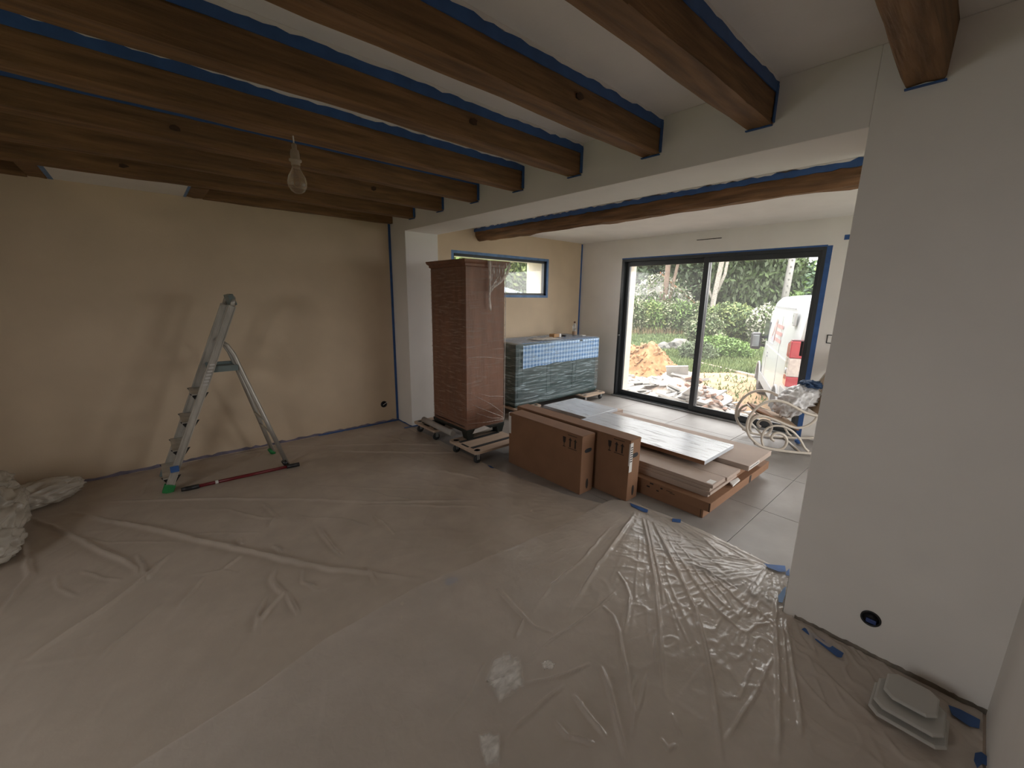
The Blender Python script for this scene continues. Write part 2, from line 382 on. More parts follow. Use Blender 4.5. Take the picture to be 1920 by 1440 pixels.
ragged_strip((XB, YB, 0), (XO, YB, 0), (0, 0, 1), 120, .006, .032, .002, .009, (0, -1, 0), .003, rng).build('masking_tape', M['tape_dirty'], wl)
ragged_strip((1.3, YB, 0), (XO, YB, 0), (0, 0, 1), 30, .002, .016, .001, .004, (0, -1, 0), .0045, rng).build('masking_tape', M['tape'], wl)
m = ragged_strip((XO, YB, 0), (XO, YJL, 0), (0, 0, 1), 10, .0, .014, .0, .004, (-1, 0, 0), .003, rng); m.build('masking_tape', M['tape'], wd)
MB().box(XO-.11, XO-.0, YJL-.03, YJL+.004, .0125, .014).box(XO, XO+.16, YJL-.004, YJL, .0, .014).build('masking_tape', M['tape'], wd)
ragged_strip((XO, .38, 0), (XO, YR, 0), (0, 0, 1), 50, .0, .022, .0, .003, (-1, 0, 0), .003, rng).build('base_shadow_line', mat('wall_foot_shadow', (.22, .19, .16), .9, .4, 14), wd)  # dark strip coloured to imitate the shadow and gap along the wall foot

# ================================================================== ceiling beams
def wavy_beam(name, a, b, along, c0, c1, zb, zt, seed, label, cat='beam', group=None, matl=None, amp=.007, rnd=.006, n=46, knots=()):
    """hewn beam from a to b along 'x' or 'y', spanning c0..c1 across, zb..zt high, with uneven edges"""
    rg = random.Random(seed)
    sec = [(c0, zt), (c0, zb+rnd), (c0+rnd, zb), ((c0+c1)/2, zb-.001), (c1-rnd, zb), (c1, zb+rnd), (c1, zt)]
    vs = []
    for i in range(n+1):
        t = a+(b-a)*i/n
        for j, (c, z) in enumerate(sec):
            k = 0 if j in (0, 6) else 1
            dx = mnoise.noise(Vector((t*1.7, j*2.3, seed*7.1)))*amp*1.6*(1 if k else .3)+mnoise.noise(Vector((t*6, j*2.3, seed*3.1)))*amp*.5*k
            dz = (mnoise.noise(Vector((t*1.3, j*1.9+9, seed*5.7)))*amp*1.5+mnoise.noise(Vector((t*5, j, seed*2.9)))*amp*.5)*k
            p = (t, c+dx, z+dz) if along == 'x' else (c+dx, t, z+dz)
            vs.append(p)
    q = len(sec); fs = [(i*q+j, i*q+j+1, (i+1)*q+j+1, (i+1)*q+j) for i in range(n) for j in range(q-1)]
    fs += [(i*q+q-1, i*q, (i+1)*q, (i+1)*q+q-1) for i in range(n)]
    fs += [tuple(range(q)), tuple(n*q+j for j in range(q))[::-1]]
    th = thing(name, label, cat, ((a, (c0+c1)/2, zb) if along == 'x' else ((c0+c1)/2, a, zb)), group)
    mb = MB(); mb.add(vs, fs, True)
    o = mb.build('timber', matl or M['wood'], th); es_ = o.modifiers.new('edges', 'EDGE_SPLIT'); es_.split_angle = math.radians(32)
    return th
BY = [.2284+.5585*k for k in range(8)]
names = ['first', 'second', 'third', 'fourth', 'fifth', 'sixth', 'seventh', 'eighth']
BW = .113
for k, y in enumerate(BY):
    lab = 'taped rough oak joist, %s counted from the wall beside the vent covers' % names[k]
    th = wavy_beam('oak_joist', XB, XO, 'x', y, y+BW, ZW, ZC-.0005, k+1, lab, group='oak beams of the front room')
    rg = random.Random(k+40)
    xs_ = XO-.001
    if k > 0:
        ragged_strip((XB, y, 0), (xs_, y, 0), (0, 0, 1), 110, ZC-.062, ZC-.018, .0012, .006, (0, -1, 0), .006, rg).build('masking_tape', M['tape'], th)
        ragged_strip((XB, y, 0), (xs_, y, 0), (0, 0, 1), 110, ZC-.024, ZC-.001, .008, .0, (0, -1, 0), .0045, rg).build('paint_overlap', M['ceil'], th)
        MB().box(xs_-.022, xs_, y-.008, y-.003, ZW+.004, ZC-.03).build('masking_tape', M['tape'], th)
    MB().box(xs_-.014, xs_, y, y+BW, ZW-.008, ZW-.003).build('masking_tape', M['tape'], th)
    for q in range(1):      # knots and a drying check
        kx = rg.uniform(-1.2, 1.9); kz = rg.uniform(ZW+.03, ZC-.08)
        poly = [(kx+.03*math.cos(t_)*rg.uniform(.6, 1.1), y-.0085, kz+.018*math.sin(t_)*rg.uniform(.6, 1.1)) for t_ in np.linspace(0, 2*PI, 9)[:-1]]
        MB().prism(poly, (0, .006, 0)).build('knot', M['knot'], th)
# ledger against the beige wall in two lengths, with trimmers and a white soffit between them
wavy_beam('oak_ledger', XB, -.50, 'x', 4.655, YB-.002, ZW, ZC, 21, 'dark oak ledger against the beige wall, running on from the trimmer with the slanted tape', group=None)
wavy_beam('oak_ledger', .52, XO, 'x', 4.655, YB-.002, ZW, ZC, 22, 'dark oak ledger against the beige wall that ends at the white pillar corner')
wavy_beam('trimmer', BY[7]+BW+.004, YB-.002, 'y', -.50, -.40, ZW+.004, ZC, 23, 'short oak trimmer closing the end of the white ceiling panel, farther from the pillar', n=8)
wavy_beam('trimmer', BY[7]+BW+.004, YB-.002, 'y', .405, .52, ZW+.004, ZC, 24, 'short oak trimmer closing the end of the white ceiling panel, nearer the pillar', n=8)
th = thing('plaster_infill', 'narrow white plaster panel let in between two short trimmers above the beige wall', 'ceiling infill', (0, 4.5, ZW))
MB().box(-.399, .404, BY[7]+BW+.004, YB-.002, ZW+.006, ZC).build('plaster', M['ceil'], th)
for a_, b_ in ((-.399, -.372), (.385, .404)): MB().box(a_, b_, BY[7]+BW+.004, YB-.002, ZW+.003, ZW+.006).build('masking_tape', M['tape_faded'], th)
# old log beam of the rear room
th = wavy_beam('log_joist', YS, YB2-.001, 'y', 3.41, 3.57, 2.285, Z2-.001, 31, 'dark knotty old log beam under the rear ceiling behind the opening', matl=M['wood_y'], amp=.022, rnd=.045, n=70)
rg = random.Random(9)
ragged_strip((3.402, YS, 0), (3.402, YB2-.01, 0), (0, 0, 1), 150, Z2-.05, Z2-.009, .005, .007, (-1, 0, 0), .012, rg).build('masking_tape', M['tape'], th)
ragged_strip((3.402, YS, 0), (3.402, YB2-.01, 0), (0, 0, 1), 150, Z2-.008, Z2-.001, .010, .0, (-1, 0, 0), .0135, rg).build('paint_overlap', M['ceil'], th)

# ================================================================== interior things
M['alu_ladder'] = mat('scuffed_aluminium', (.50, .48, .44), .42, .25, 10, (1, 1, .3), metal=.55, bump=.1, bscale=60)
M['green'] = mat('green_rubber_foot', (.02, .22, .06), .55, .1, 8)
M['greyteal'] = mat('grey_green_plastic', (.16, .20, .20), .5, .15, 8)
M['redpole'] = mat('dark_red_lacquer', (.16, .012, .018), .35, .15, 8)
M['card'] = mat('brown_cardboard', (.22, .112, .06), .8, .08, 5, bump=.06, bscale=60)
M['card_light'] = mat('pale_cardboard', (.40, .27, .19), .8, .08, 5, bump=.06, bscale=60)
M['card_pale'] = mat('grey_brown_cardboard', (.40, .31, .26), .75, .08, 3, bump=.05, bscale=60)
M['ink'] = mat('black_print', (.025, .016, .012), .8, .1, 10)
M['paper'] = mat('white_label_paper', (.66, .64, .62), .7, .05, 20)
M['stained'] = mat('red_brown_cabinet_wood', (.20, .088, .05), .5, .16, 3, (5, 5, .9), bump=.1, bscale=10)
M['teal'] = mat('dark_green_black_paint', (.014, .035, .033), .35, .3, 5)
M['blackgreen'] = mat('black_green_paint', (.012, .017, .015), .4, .3, 5)
M['ply'] = mat('light_plywood', (.50, .38, .29), .6, .1, 4, (1, 6, 1))
M['rubber'] = mat('dark_rubber', (.03, .032, .034), .7, .15, 12)
M['rocker'] = mat('cream_lacquered_bentwood', (.56, .50, .43), .35, .08, 8)
M['bulb'] = None

# ---- pendant bulb
bx_, by_ = .696, 2.509
pb = thing('pendant_bulb', 'bare clear filament bulb hanging from a thin cord between two oak beams', 'light bulb', (bx_, by_, 2.17))
zb_ = 2.137
M['glassbulb'] = glass_mat('amber_bulb_glass', .22, .12, (.95, .86, .68))
MB().tube([(bx_-.004, by_, ZC), (bx_-.002, by_, 2.42), (bx_, by_, zb_+.175)], .0035, 8).build('cord', M['paper'], pb)
s_ = MB().lathe([(.008, .195), (.012, .190), (.012, .168), (.019, .163), (.022, .145), (.022, .122), (.030, .118), (.030, .110), (.022, .106), (.021, .09)], (bx_, by_, zb_), 18).build('socket', mat('bakelite_socket', (.42, .34, .26), .45, .1, 9), pb)
MB().lathe([(.0185, .094), (.019, .078), (.028, .06), (.042, .035), (.047, .012), (.045, -.012), (.034, -.034), (.016, -.045), (.0, -.047)], (bx_, by_, zb_), 24).build('bulb', M['glassbulb'], pb)
MB().tube([(bx_-.012, by_, zb_+.07), (bx_-.012, by_, zb_+.03), (bx_-.016, by_, zb_-.01), (bx_, by_+.014, zb_-.012), (bx_+.016, by_, zb_-.01), (bx_+.012, by_, zb_+.03), (bx_+.012, by_, zb_+.07)], .0012, 6).build('filament', mat('filament', (.45, .3, .15), .4), pb)

# ---- step ladder
LA = thing('step_ladder', 'paint splashed aluminium step ladder standing open beside the beige wall', 'ladder', (.4, 4.27, 0))
nf, nt_ = np.array([-.040, 4.075, .0]), np.array([.560, 4.125, 1.465])
ff, ft = np.array([-.045, 4.475, .0]), np.array([.538, 4.375, 1.475])
for p, q in ((nf, nt_), (ff, ft)):
    d = q-p
    st = MB(); u_ = d/np.linalg.norm(d); ax = np.cross((0, 1, 0), u_)
    st.obox((p+q)/2+u_*.02, d/2*.97, np.array((0, .010, 0)), ax*.025)          # C-profile web
    for sg in (-1, 1): st.obox((p+q)/2+u_*.02+ax*.023*sg, d/2*.97, np.array((0, .016, 0)), ax*.0035)
    st.build('stile', M['alu_ladder'], LA)
    fm = MB().obox(p+u_*.035, u_*.035, np.array((0, .02, 0)), ax*.036); fm.build('foot', M['green'] if p is nf else M['greyteal'], LA, bevel=.006)
tz = [.118, .330, .545, .762]
for i, z in enumerate(tz):
    f_ = z/1.467; a = nf+(nt_-nf)*f_; b = ff+(ft-ff)*(z/1.475)
    xc = (a[0]+b[0])/2; st = MB()
    st.box(xc-.058, xc+.035, a[1]-.004, b[1]+.004, z-.006, z+.004)
    st.box(xc-.058, xc-.054, a[1], b[1], z-.022, z-.004)
    tr = st.build('tread', M['alu_ladder'], LA, bevel=.002, seg=1)
    for yy in (a[1]+.018, b[1]-.024): MB().prism([(xc-.068, yy, z+.004), (xc+.058, yy, z+.004), (xc+.02, yy, z-.05), (xc-.03, yy, z-.062)], (0, .004, 0)).build('step_bracket', M['black'], LA)
# platform, upper hoop and knee rail
pl = MB().box(.345, .545, 4.11, 4.39, .930, .950).box(.345, .545, 4.108, 4.118, .925, .975).box(.345, .545, 4.382, 4.392, .925, .975)
pl.build('platform', M['greyteal'], LA, bevel=.004)
MB().tube([nt_+(0, 0, -.005), nt_+(.012, .01, .04), nt_+(.02, .06, .062), (np.array(nt_)+np.array(ft))/2+(.022, 0, .07), ft+(.025, -.06, .06), ft+(.014, -.01, .04), ft+(0, 0, -.005)], .018, 10).build('top_hoop', M['alu_ladder'], LA)
MB().obox((nt_+ft)/2+(.018, 0, .04), (.02, 0, .006), (0, .12, 0), (-.012, 0, .045)).build('tool_tray', M['greyteal'], LA, bevel=.008)
for (fx, fy, hx, hy) in ((.825, 4.055, .442, 4.135), (.797, 4.47, .442, 4.375)):
    kx_ = hx+.115; pts = [(fx, fy, .015), (fx+(kx_-fx)*.5, fy+(hy-fy)*.5, .485), (kx_, hy, .95), (hx+.085, hy, 1.06), (hx+.045, hy, 1.14), (hx, hy, 1.178)]
    MB().tube(pts, .019, 10).build('rear_leg', M['alu_ladder'], LA)
    MB().tube([(fx, fy, .0), (fx-.03, fy, .06)], .024, 10).build('foot', M['green'] if fy > 4.2 else M['black'], LA)
MB().tube([(.725, 4.085, .34), (.705, 4.44, .34)], .010, 8).build('rear_brace', M['alu_ladder'], LA)
MB().tube([(.69, 4.095, .46), (.672, 4.425, .46)], .010, 8).build('rear_brace', M['alu_ladder'], LA)
a_ = nf+(nt_-nf)*.60
mm = MB()
for i in range(7):
    q = nf+(nt_-nf)*(.57+i*.018); mm.box(q[0]-.018, q[0]+.018, q[1]-.0185, q[1]-.0165, q[2]-.006, q[2]+.006)
mm.build('warning_sticker', M['paper'], LA)
MB().box(.0, .055, 4.054, 4.058, .165, .215).build('tape_patch', M['tape'], LA)

# ---- red extension pole
PO = thing('extension_pole', 'dark red extension pole with black grips lying on the plastic beside the ladder', 'pole', (.46, 3.985, 0))
pa, pbp = np.array([.045, 4.015, .022]), np.array([.905, 3.975, .022]); dd = (pbp-pa)
MB().tube([pa+dd*.12, pbp-dd*.10], .0135, 12).build('shaft', M['redpole'], PO)
MB().tube([pa, pa+dd*.04, pa+dd*.135], [.014, .019, .018], 12).build('grip', M['black'], PO)
MB().tube([pbp-dd*.12, pbp], .0185, 12).build('collar', M['black'], PO)
MB().tube([pa+dd*.26, pa+dd*.285], .0155, 12).build('ring', M['plastic_white'], PO)

# ---- cardboard cartons standing on edge
def carton(loc_label, x0, x1, y0, y1, h, printed, extra=None):
    t = thing('cardboard_carton', loc_label, 'carton', ((x0+x1)/2, (y0+y1)/2, 0), 'cartons standing on edge')
    MB().box(x0, x1, y0, y1, 0, h).build('body', M['card'], t, bevel=.004)
    e_ = .0015
    MB().box(x0+.003, x1-.003, y0+.003, y1-.003, h, h+.003).build('top_flap', M['card'], t)
    MB().box(x0+.002, x1-.002, y0-.002, y0, h-.012, h).build('flap_fold', M['card'], t)
    yy = y0+.035; zz = h-.075
    # fragile glass and this-side-up arrows on the long face (x0 side)
    def X(u_, v_): return (x0-e_, yy+u_, zz+v_)
    g = MB(); g.prism([X(.135, .03), X(.168, .03), X(.163, -.015), X(.155, -.024), X(.148, -.024), X(.140, -.015)], (e_*.8, 0, 0))
    g.prism([X(.149, -.024), X(.154, -.024), X(.154, -.05), X(.149, -.05)], (e_*.8, 0, 0)); g.prism([X(.138, -.05), X(.165, -.05), X(.165, -.056), X(.138, -.056)], (e_*.8, 0, 0))
    g.build('fragile_symbol', M['ink'], t)
    for u0 in (.075, .022):
        g = MB(); g.prism([X(u0+.006, -.045), X(u0+.02, -.045), X(u0+.02, .012), X(u0+.03, .012), X(u0+.013, .036), X(u0-.004, .012), X(u0+.006, .012)], (e_*.8, 0, 0)); g.build('arrow_symbol', M['ink'], t)
    MB().prism([X(.018, -.053), X(.108, -.053), X(.108, -.058), X(.018, -.058)], (e_*.8, 0, 0)).build('arrow_base_line', M['ink'], t)
    g = MB()
    rg = random.Random(5)
    for i in range(9): g.prism([X(.02+i*.011, .052), X(.028+i*.011, .052), X(.028+i*.011, .058), X(.02+i*.011, .058)], (e_*.8, 0, 0))
    g.build('small_print', M['ink'], t)
    xm = (x0+x1)/2; g = MB(); zc_ = h-.13; ww = min(.045, (x1-x0)*.3)
    g.prism([(xm+ww*math.cos(t_), y0-e_, zc_+.022*math.sin(t_)*(.8+.2*abs(math.cos(t_)))) for t_ in np.linspace(0, 2*PI, 17)[:-1]], (0, e_*.8, 0)); g.build('hand_hole', M['dark'], t)
    g = MB(); g.prism([(xm+.006+.016*math.cos(t_), y0-e_, .075+.045*math.sin(t_)) for t_ in np.linspace(0, 2*PI, 13)[:-1]], (0, e_*.8, 0)); g.build('print_mark', M['ink'], t)
    return t
c1 = carton('brown cardboard carton on edge with a white label folded round its far end', 2.473, 2.635, 1.935, 2.815, .496, True)
MB().box(2.470, 2.4725, 2.785, 2.818, .30, .47).box(2.470, 2.50, 2.816, 2.819, .28, .50).build('white_label', M['paper'], c1)
c2 = carton('longer brown cardboard carton on edge with a white strip label on its narrow end', 2.668, 2.815, 1.625, 2.92, .504, True)
g = MB().box(2.670, 2.706, 1.622, 1.6245, .245, .485).box(2.6665, 2.6675, 1.6235, 1.632, .3, .48); g.build('white_label', M['paper'], c2)
g = MB()
for i in range(7): g.box(2.674, 2.702, 1.6212, 1.6219, .33+i*.019, .338+i*.019)
g.build('label_print', M['ink'], c2)

# ---- flat cartons and panels lying on the rear floor
def flat(name, label, cat, x0, x1, y0, y1, z0, z1, mt, group=None, bev=.003):
    t = thing(name, label, cat, ((x0+x1)/2, (y0+y1)/2, z0), group)
    MB().box(x0, x1, y0, y1, z0, z1).build('body', mt, t, bevel=bev)
    return t
t = flat('flat_carton', 'wide flat brown carton lying directly on the floor tiles', 'carton', 2.885, 4.06, 1.12, 2.9, .001, .070, M['card'])
MB().box(2.8835, 2.8850, 1.135, 1.139, .004, .066).build('edge_fold', M['ink'], t)
t = flat('flat_carton', 'wide flat brown carton with printed marks, second from the floor under the panels', 'carton', 2.876, 4.095, 1.07, 2.92, .0705, .140, M['card'])
rg = random.Random(12)
for (y, z, w_, h_) in ((1.86, .11, .06, .008), (1.80, .095, .05, .006), (1.88, .082, .035, .008), (1.52, .118, .03, .012), (1.44, .108, .018, .012), (1.55, .085, .026, .012), (1.36, .112, .05, .004), (1.34, .102, .04, .004), (1.47, .078, .02, .010), (1.72, .105, .07, .004)):
    MB().box(2.8745, 2.8758, y, y+w_, z, z+h_).build('printed_mark', M['ink'], t)
MB().box(2.8745, 2.8758, 1.076, 1.081, .072, .138).build('edge_fold', M['ink'], t)
MB().box(3.62, 3.66, 1.068, 1.0695, .074, .136).build('edge_fold', M['ink'], t)
pan = [(2.955, 3.44, 1.128, .1405, .164, 'lowest board of the brown pile lying on the printed carton'),
       (2.950, 3.445, 1.110, .1645, .187, 'second board from below in the brown pile on the printed carton'),
       (2.962, 3.45, 1.122, .1875, .212, 'third board from below in the brown pile on the printed carton')]
for (a, b, y0, z0, z1, lab) in pan:
    flat('wrapped_board', 'brown paper wrapped board, '+lab, 'board', a, b, y0, 2.72, z0, z1, M['card_pale'], 'boards piled on the flat cartons', .002)
t = flat('wrapped_board', 'top board of the brown pile with a small pale sticker on its corner', 'board', 2.968, 3.188, 1.105, 2.70, .2125, .240, M['card_pale'], 'boards piled on the flat cartons', .002)
MB().box(2.985, 3.06, 1.118, 1.165, .240, .2408).build('sticker', M['paper'], t)
flat('wrapped_board', 'top board of the brown pile without a sticker, partly under the white panel', 'board', 3.191, 3.45, 1.092, 2.70, .2125, .240, M['card_pale'], 'boards piled on the flat cartons', .002)
m = MB(); m.prism([(3.26, 1.068, .150), (3.42, 1.075, .150), (3.44, 1.10, .156), (3.30, 1.11, .156)], (0, 0, .012)); tag(m.build('paper_scrap', M['paper'], bevel=.003), 'crumpled white paper scrap sticking out from under the board pile', 'paper')
flat('wrapped_board', 'narrow brown board under the thick pale panel, set back from its edge', 'board', 3.50, 3.94, 1.13, 2.66, .1405, .224, M['card'], None, .003)
t = flat('thick_board', 'thick pale brown wrapped panel lying beside the board pile with a printed edge label', 'board', 3.485, 4.02, 1.045, 2.66, .2245, .269, M['card_pale'])
MB().box(3.50, 3.72, 1.0435, 1.0448, .232, .262).build('edge_label', M['paper'], t)
g = MB()
for i in range(10): g.box(3.51+i*.02, 3.52+i*.02, 1.0428, 1.0434, .24, .254)
g.build('label_print', M['ink'], t)
M['gloss'] = mat('glossy_white_laminate', (.52, .55, .60), .24, .05, 2.5, (4, .6, 1), bump=.06, bscale=7, bstretch=(6, .7, 1))
t = thing('glossy_panel', 'long glossy white panel wrapped in clear film on top of the panels', 'panel', (3.52, 1.98, .27))
MB().box(3.225, 3.812, 1.287, 2.655, .2695, .303).build('body', M['gloss'], t, bevel=.003)
M['wrinkle'] = film_mat('wrinkled_clear_wrap', (.72, .74, .78), .02, .45, .52, .70, 7, (5, .8, 1), .12, .8)
def wrapfold(x0, x1, y0, y1, z, seed, nx=40, ny=60, amp=.004):
    V = []; Q = []
    for j in range(ny+1):
        for i in range(nx+1):
            x = x0+(x1-x0)*i/nx; y = y0+(y1-y0)*j/ny
            r_ = 1-abs(mnoise.noise(Vector((x*14+seed, y*2.2, seed*1.3))))*2.2
            V.append((x, y, z+.0012+max(0, r_)**4*amp*max(0, .35+mnoise.noise(Vector((x*2, y*2, seed))))))
    for j in range(ny):
        for i in range(nx): Q.append((j*(nx+1)+i, j*(nx+1)+i+1, (j+1)*(nx+1)+i+1, (j+1)*(nx+1)+i))
    return V, Q
V, Q = wrapfold(3.228, 3.810, 1.29, 2.652, .303, 3.); npmesh('clear_wrap', V, Q, M['wrinkle'], t, True)
MB().box(3.224, 3.226, 1.287, 2.655, .2695, .303).build('edge_band', M['card'], t)
flat('wrapped_board', 'short brown board under the film covered panel beside the buffet', 'board', 3.44, 4.15, 2.665, 3.33, .1405, .269, M['card_pale'])
t = thing('glossy_panel', 'shorter grey white panel under clear film, between the long glossy panel and the buffet', 'panel', (3.8, 3.0, .27))
MB().box(3.452, 4.03, 2.662, 3.31, .2695, .303).build('body', M['gloss'], t, bevel=.003)
V, Q = wrapfold(3.455, 4.027, 2.665, 3.305, .303, 8., 40, 40); npmesh('clear_wrap', V, Q, M['wrinkle'], t, True)

# ---- furniture dollies
def dolly(label, x0, x1, y0, y1, zt=.13):
    t = thing('furniture_dolly', label, 'dolly', ((x0+x1)/2, (y0+y1)/2, 0), 'furniture dollies')
    r_ = .03; poly = []
    for cx, cy, a0_ in ((x1-r_, y1-r_, 0), (x0+r_, y1-r_, PI/2), (x0+r_, y0+r_, PI), (x1-r_, y0+r_, 1.5*PI)):
        for k in range(5): a_ = a0_+k*PI/8; poly.append((cx+r_*math.cos(a_), cy+r_*math.sin(a_), zt-.022))
    b_ = MB().prism(poly, (0, 0, .022)).build('board', M['ply'], t)
    g = MB().box(x0+.03, x0+.055, (y0+y1)/2-.06, (y0+y1)/2+.06, zt, zt+.001); g.build('grip_slot', M['dark'], t)
    for yy in (y0+.13, y1-.13): MB().box(x0+.05, x1-.05, yy-.02, yy+.02, zt, zt+.004).build('rubber_strip', M['rubber'], t)
    for cx in (x0+.06, x1-.06):
        for cy in (y0+.055, y1-.055):
            MB().lathe([(.032, 0), (.032, .001), (.028, .0015), (.028, .0)], (cx, cy, zt+.0002), 16).build('caster_plate', M['alu'], t)
            c_ = MB().lathe([(.012, -.014), (.036, -.013), (.040, -.006), (.040, .006), (.036, .013), (.012, .014)], (cx, cy, .0415), 18, 'y').build('caster', M['rubber'], t)
            MB().box(cx-.016, cx+.016, cy-.022, cy-.016, .04, zt-.03).box(cx-.016, cx+.016, cy+.016, cy+.022, .04, zt-.03).box(cx-.02, cx+.02, cy-.022, cy+.022, zt-.031, zt-.022).build('fork', M['alu'], t)
    return t
dolly('plywood dolly with casters sticking out under the near foot of the tall cabinet', 2.165, 2.765, 2.935, 3.40)
dolly('plywood dolly under the tall cabinet beside the white pillar', 2.20, 2.80, 3.74, 4.20)
dolly('plywood dolly under the end of the buffet next to the tall cabinet', 3.50, 3.95, 3.82, 4.42, .115)
dolly('plywood dolly under the buffet end next to the sliding door', 4.82, 5.32, 3.76, 4.36, .115)

# ---- film-wrapped tall cabinet
TC = thing('tall_cabinet', 'tall brown wooden cabinet wrapped in clear stretch film standing on dollies', 'cabinet', (2.54, 3.59, .134))
cx0, cx1, cy0, cy1 = 2.305, 2.785, 3.27, 3.90
MB().box(cx0, cx1, cy0, cy1, .235, 1.835).build('carcass', M['stained'], TC, bevel=.004)
g = MB()
for a, b in ((.3, .47), (.53, .70)): g.box(cx0-.004, cx0, cy0+.04, cy1-.04, .26+a*0, .27)
g.build('side_moulding', M['stained'], TC)
prof = [(0, 1.835), (.0, 1.842), (.012, 1.848), (.014, 1.868), (.03, 1.882), (.036, 1.896), (.036, 1.908)]
g = MB(); vs = []
for o_, z in prof: vs += [(cx0-o_, cy0-o_, z), (cx1+o_, cy0-o_, z), (cx1+o_, cy1+o_, z), (cx0-o_, cy1+o_, z)]
fs = [(i*4+k, i*4+(k+1) % 4, (i+1)*4+(k+1) % 4, (i+1)*4+k) for i in range(len(prof)-1) for k in range(4)]+[(0, 3, 2, 1), tuple(4*(len(prof)-1)+k for k in range(4))]
g.add(vs, fs); g.build('cornice', M['stained'], TC)
g = MB().box(cx0-.008, cx1+.008, cy0-.008, cy1+.008, .205, .238); g.build('plinth', M['blackgreen'], TC, bevel=.004)
for fx in (cx0, cx1-.09):
    for fy in (cy0, cy1-.09):
        MB().prism([(fx-.006, fy-.006, .206), (fx+.096, fy-.006, .206), (fx+.07, fy-.006, .134), (fx-.006+.02, fy-.006, .134)], (0, .09, 0)).build('foot', M['blackgreen'], TC)
MB().prism([(2.40, cy0-.012, .232), (2.52, cy0-.012, .246), (2.60, cy0-.012, .205), (2.50, cy0-.012, .196), (2.37, cy0-.012, .190)], (0, .004, 0)).build('torn_film_flap', M['paper'], TC)
M['stretch'] = film_mat('clear_stretch_film', (.66, .52, .44), .03, .42, .50, .80, 6, (.9, .9, 11), .16, .6, .9)
def shell(x0, x1, y0, y1, z0, z1, d, seed, parent, mt, amp=.004, cols=28, rows=90, low=.3):
    """wrinkled film skin round a box (four sides)"""
    per = []
    for (ax, ay, bx2, by2) in ((x0-d, y0-d, x1+d, y0-d), (x1+d, y0-d, x1+d, y1+d), (x1+d, y1+d, x0-d, y1+d), (x0-d, y1+d, x0-d, y0-d)):
        for i in range(cols): per.append((ax+(bx2-ax)*i/cols, ay+(by2-ay)*i/cols))
    n_ = len(per); V = []; cxm, cym = (x0+x1)/2, (y0+y1)/2
    for r_ in range(rows+1):
        z = z0+(z1-z0)*r_/rows; wgt = 1+2.2*max(0, 1-(z-z0)/low)
        for i, (px, py) in enumerate(per):
            t_ = i/n_*2*PI
            k_ = mnoise.noise(Vector((math.cos(t_)*1.8, math.sin(t_)*1.8, z*16+seed+math.sin(t_*2)*2.0)))
            k2 = mnoise.noise(Vector((math.cos(t_)*5, math.sin(t_)*5, z*40+seed*2)))
            o_ = amp*wgt*(abs(k_)*1.3+k2*.35); L = math.hypot(px-cxm, py-cym)
            V.append((px+(px-cxm)/L*o_, py+(py-cym)/L*o_, z))
    Q = [(r_*n_+i, r_*n_+(i+1) % n_, (r_+1)*n_+(i+1) % n_, (r_+1)*n_+i) for r_ in range(rows) for i in range(n_)]
    return npmesh('stretch_film', V, Q, mt, parent, True)
shell(cx0, cx1, cy0, cy1, .225, 1.84, .004, 2.0, TC, M['stretch'])
M['tail'] = film_mat('gathered_stretch_film', (.80, .72, .68), .45, .95, .42, .68, 22, (3, 3, .7), .2, .8, .3)
g = MB(); yv = cy0-.05                        # loose film tail gathered below the cornice
g.tube([(2.545, yv, 1.90), (2.552, yv-.003, 1.80), (2.555, yv, 1.68), (2.552, yv, 1.60), (2.545, yv-.004, 1.56), (2.558, yv, 1.47), (2.566, yv, 1.43)], [.016, .012, .010, .012, .010, .014, .006], 8)
g.tube([(2.81, yv, 1.88), (2.77, yv-.002, 1.79), (2.69, yv, 1.71), (2.60, yv, 1.655), (2.553, yv, 1.60)], [.012, .014, .013, .011, .008], 8)
g.tube([(2.66, yv, 1.76), (2.61, yv, 1.70), (2.56, yv, 1.64)], [.005, .007, .006], 6)
g.build('film_tail', M['tail'], TC)
V = []; Q = []; nn = 24
for j in range(nn+1):
    for i in range(nn+1):
        s_, t_ = i/nn, j/nn; top = np.array([2.55+.26*s_, yv, 1.895]); bot = np.array([2.553+(.215*s_), yv, 1.60+.185*s_])
        p = top*(1-t_)+bot*t_; V.append((p[0], p[1]-.006*abs(math.sin(s_*26+t_*2))*t_, p[2]))
for j in range(nn):
    for i in range(nn): Q.append((j*(nn+1)+i, j*(nn+1)+i+1, (j+1)*(nn+1)+i+1, (j+1)*(nn+1)+i))
npmesh('film_web', V, Q, film_mat('thin_film_web', (.78, .72, .68), .10, .7, .5, .68, 16, (6, 1, .8), .15, .9, .3), TC, True)
yv = cy0-.010
for (q0, q1, q2, r_) in (((2.783, .285), (2.66, .35), (2.36, .50), .0035), ((2.783, .275), (2.62, .31), (2.42, .40), .003), ((2.783, .265), (2.60, .275), (2.33, .305), .0025), ((2.783, .33), (2.6, .47), (2.34, .62), .002), ((2.32, .98), (2.55, .965), (2.783, .93), .002), ((2.783, .52), (2.6, .55), (2.45, .60), .002)):
    MB().tube([(q[0], yv, q[1]) for q in (q0, ((q0[0]+q1[0])/2, (q0[1]+q1[1])/2+.004), q1, q2)], [r_, r_*1.1, r_, r_*.3], 6).build('film_crease', M['tail'], TC)
MB().tube([(cx1+.008, cy0-.008, .27), (cx1+.006, cy0-.009, .8), (cx1+.009, cy0-.008, 1.3), (cx1+.006, cy0-.008, 1.78)], .0035, 6).build('film_edge', M['tail'], TC)
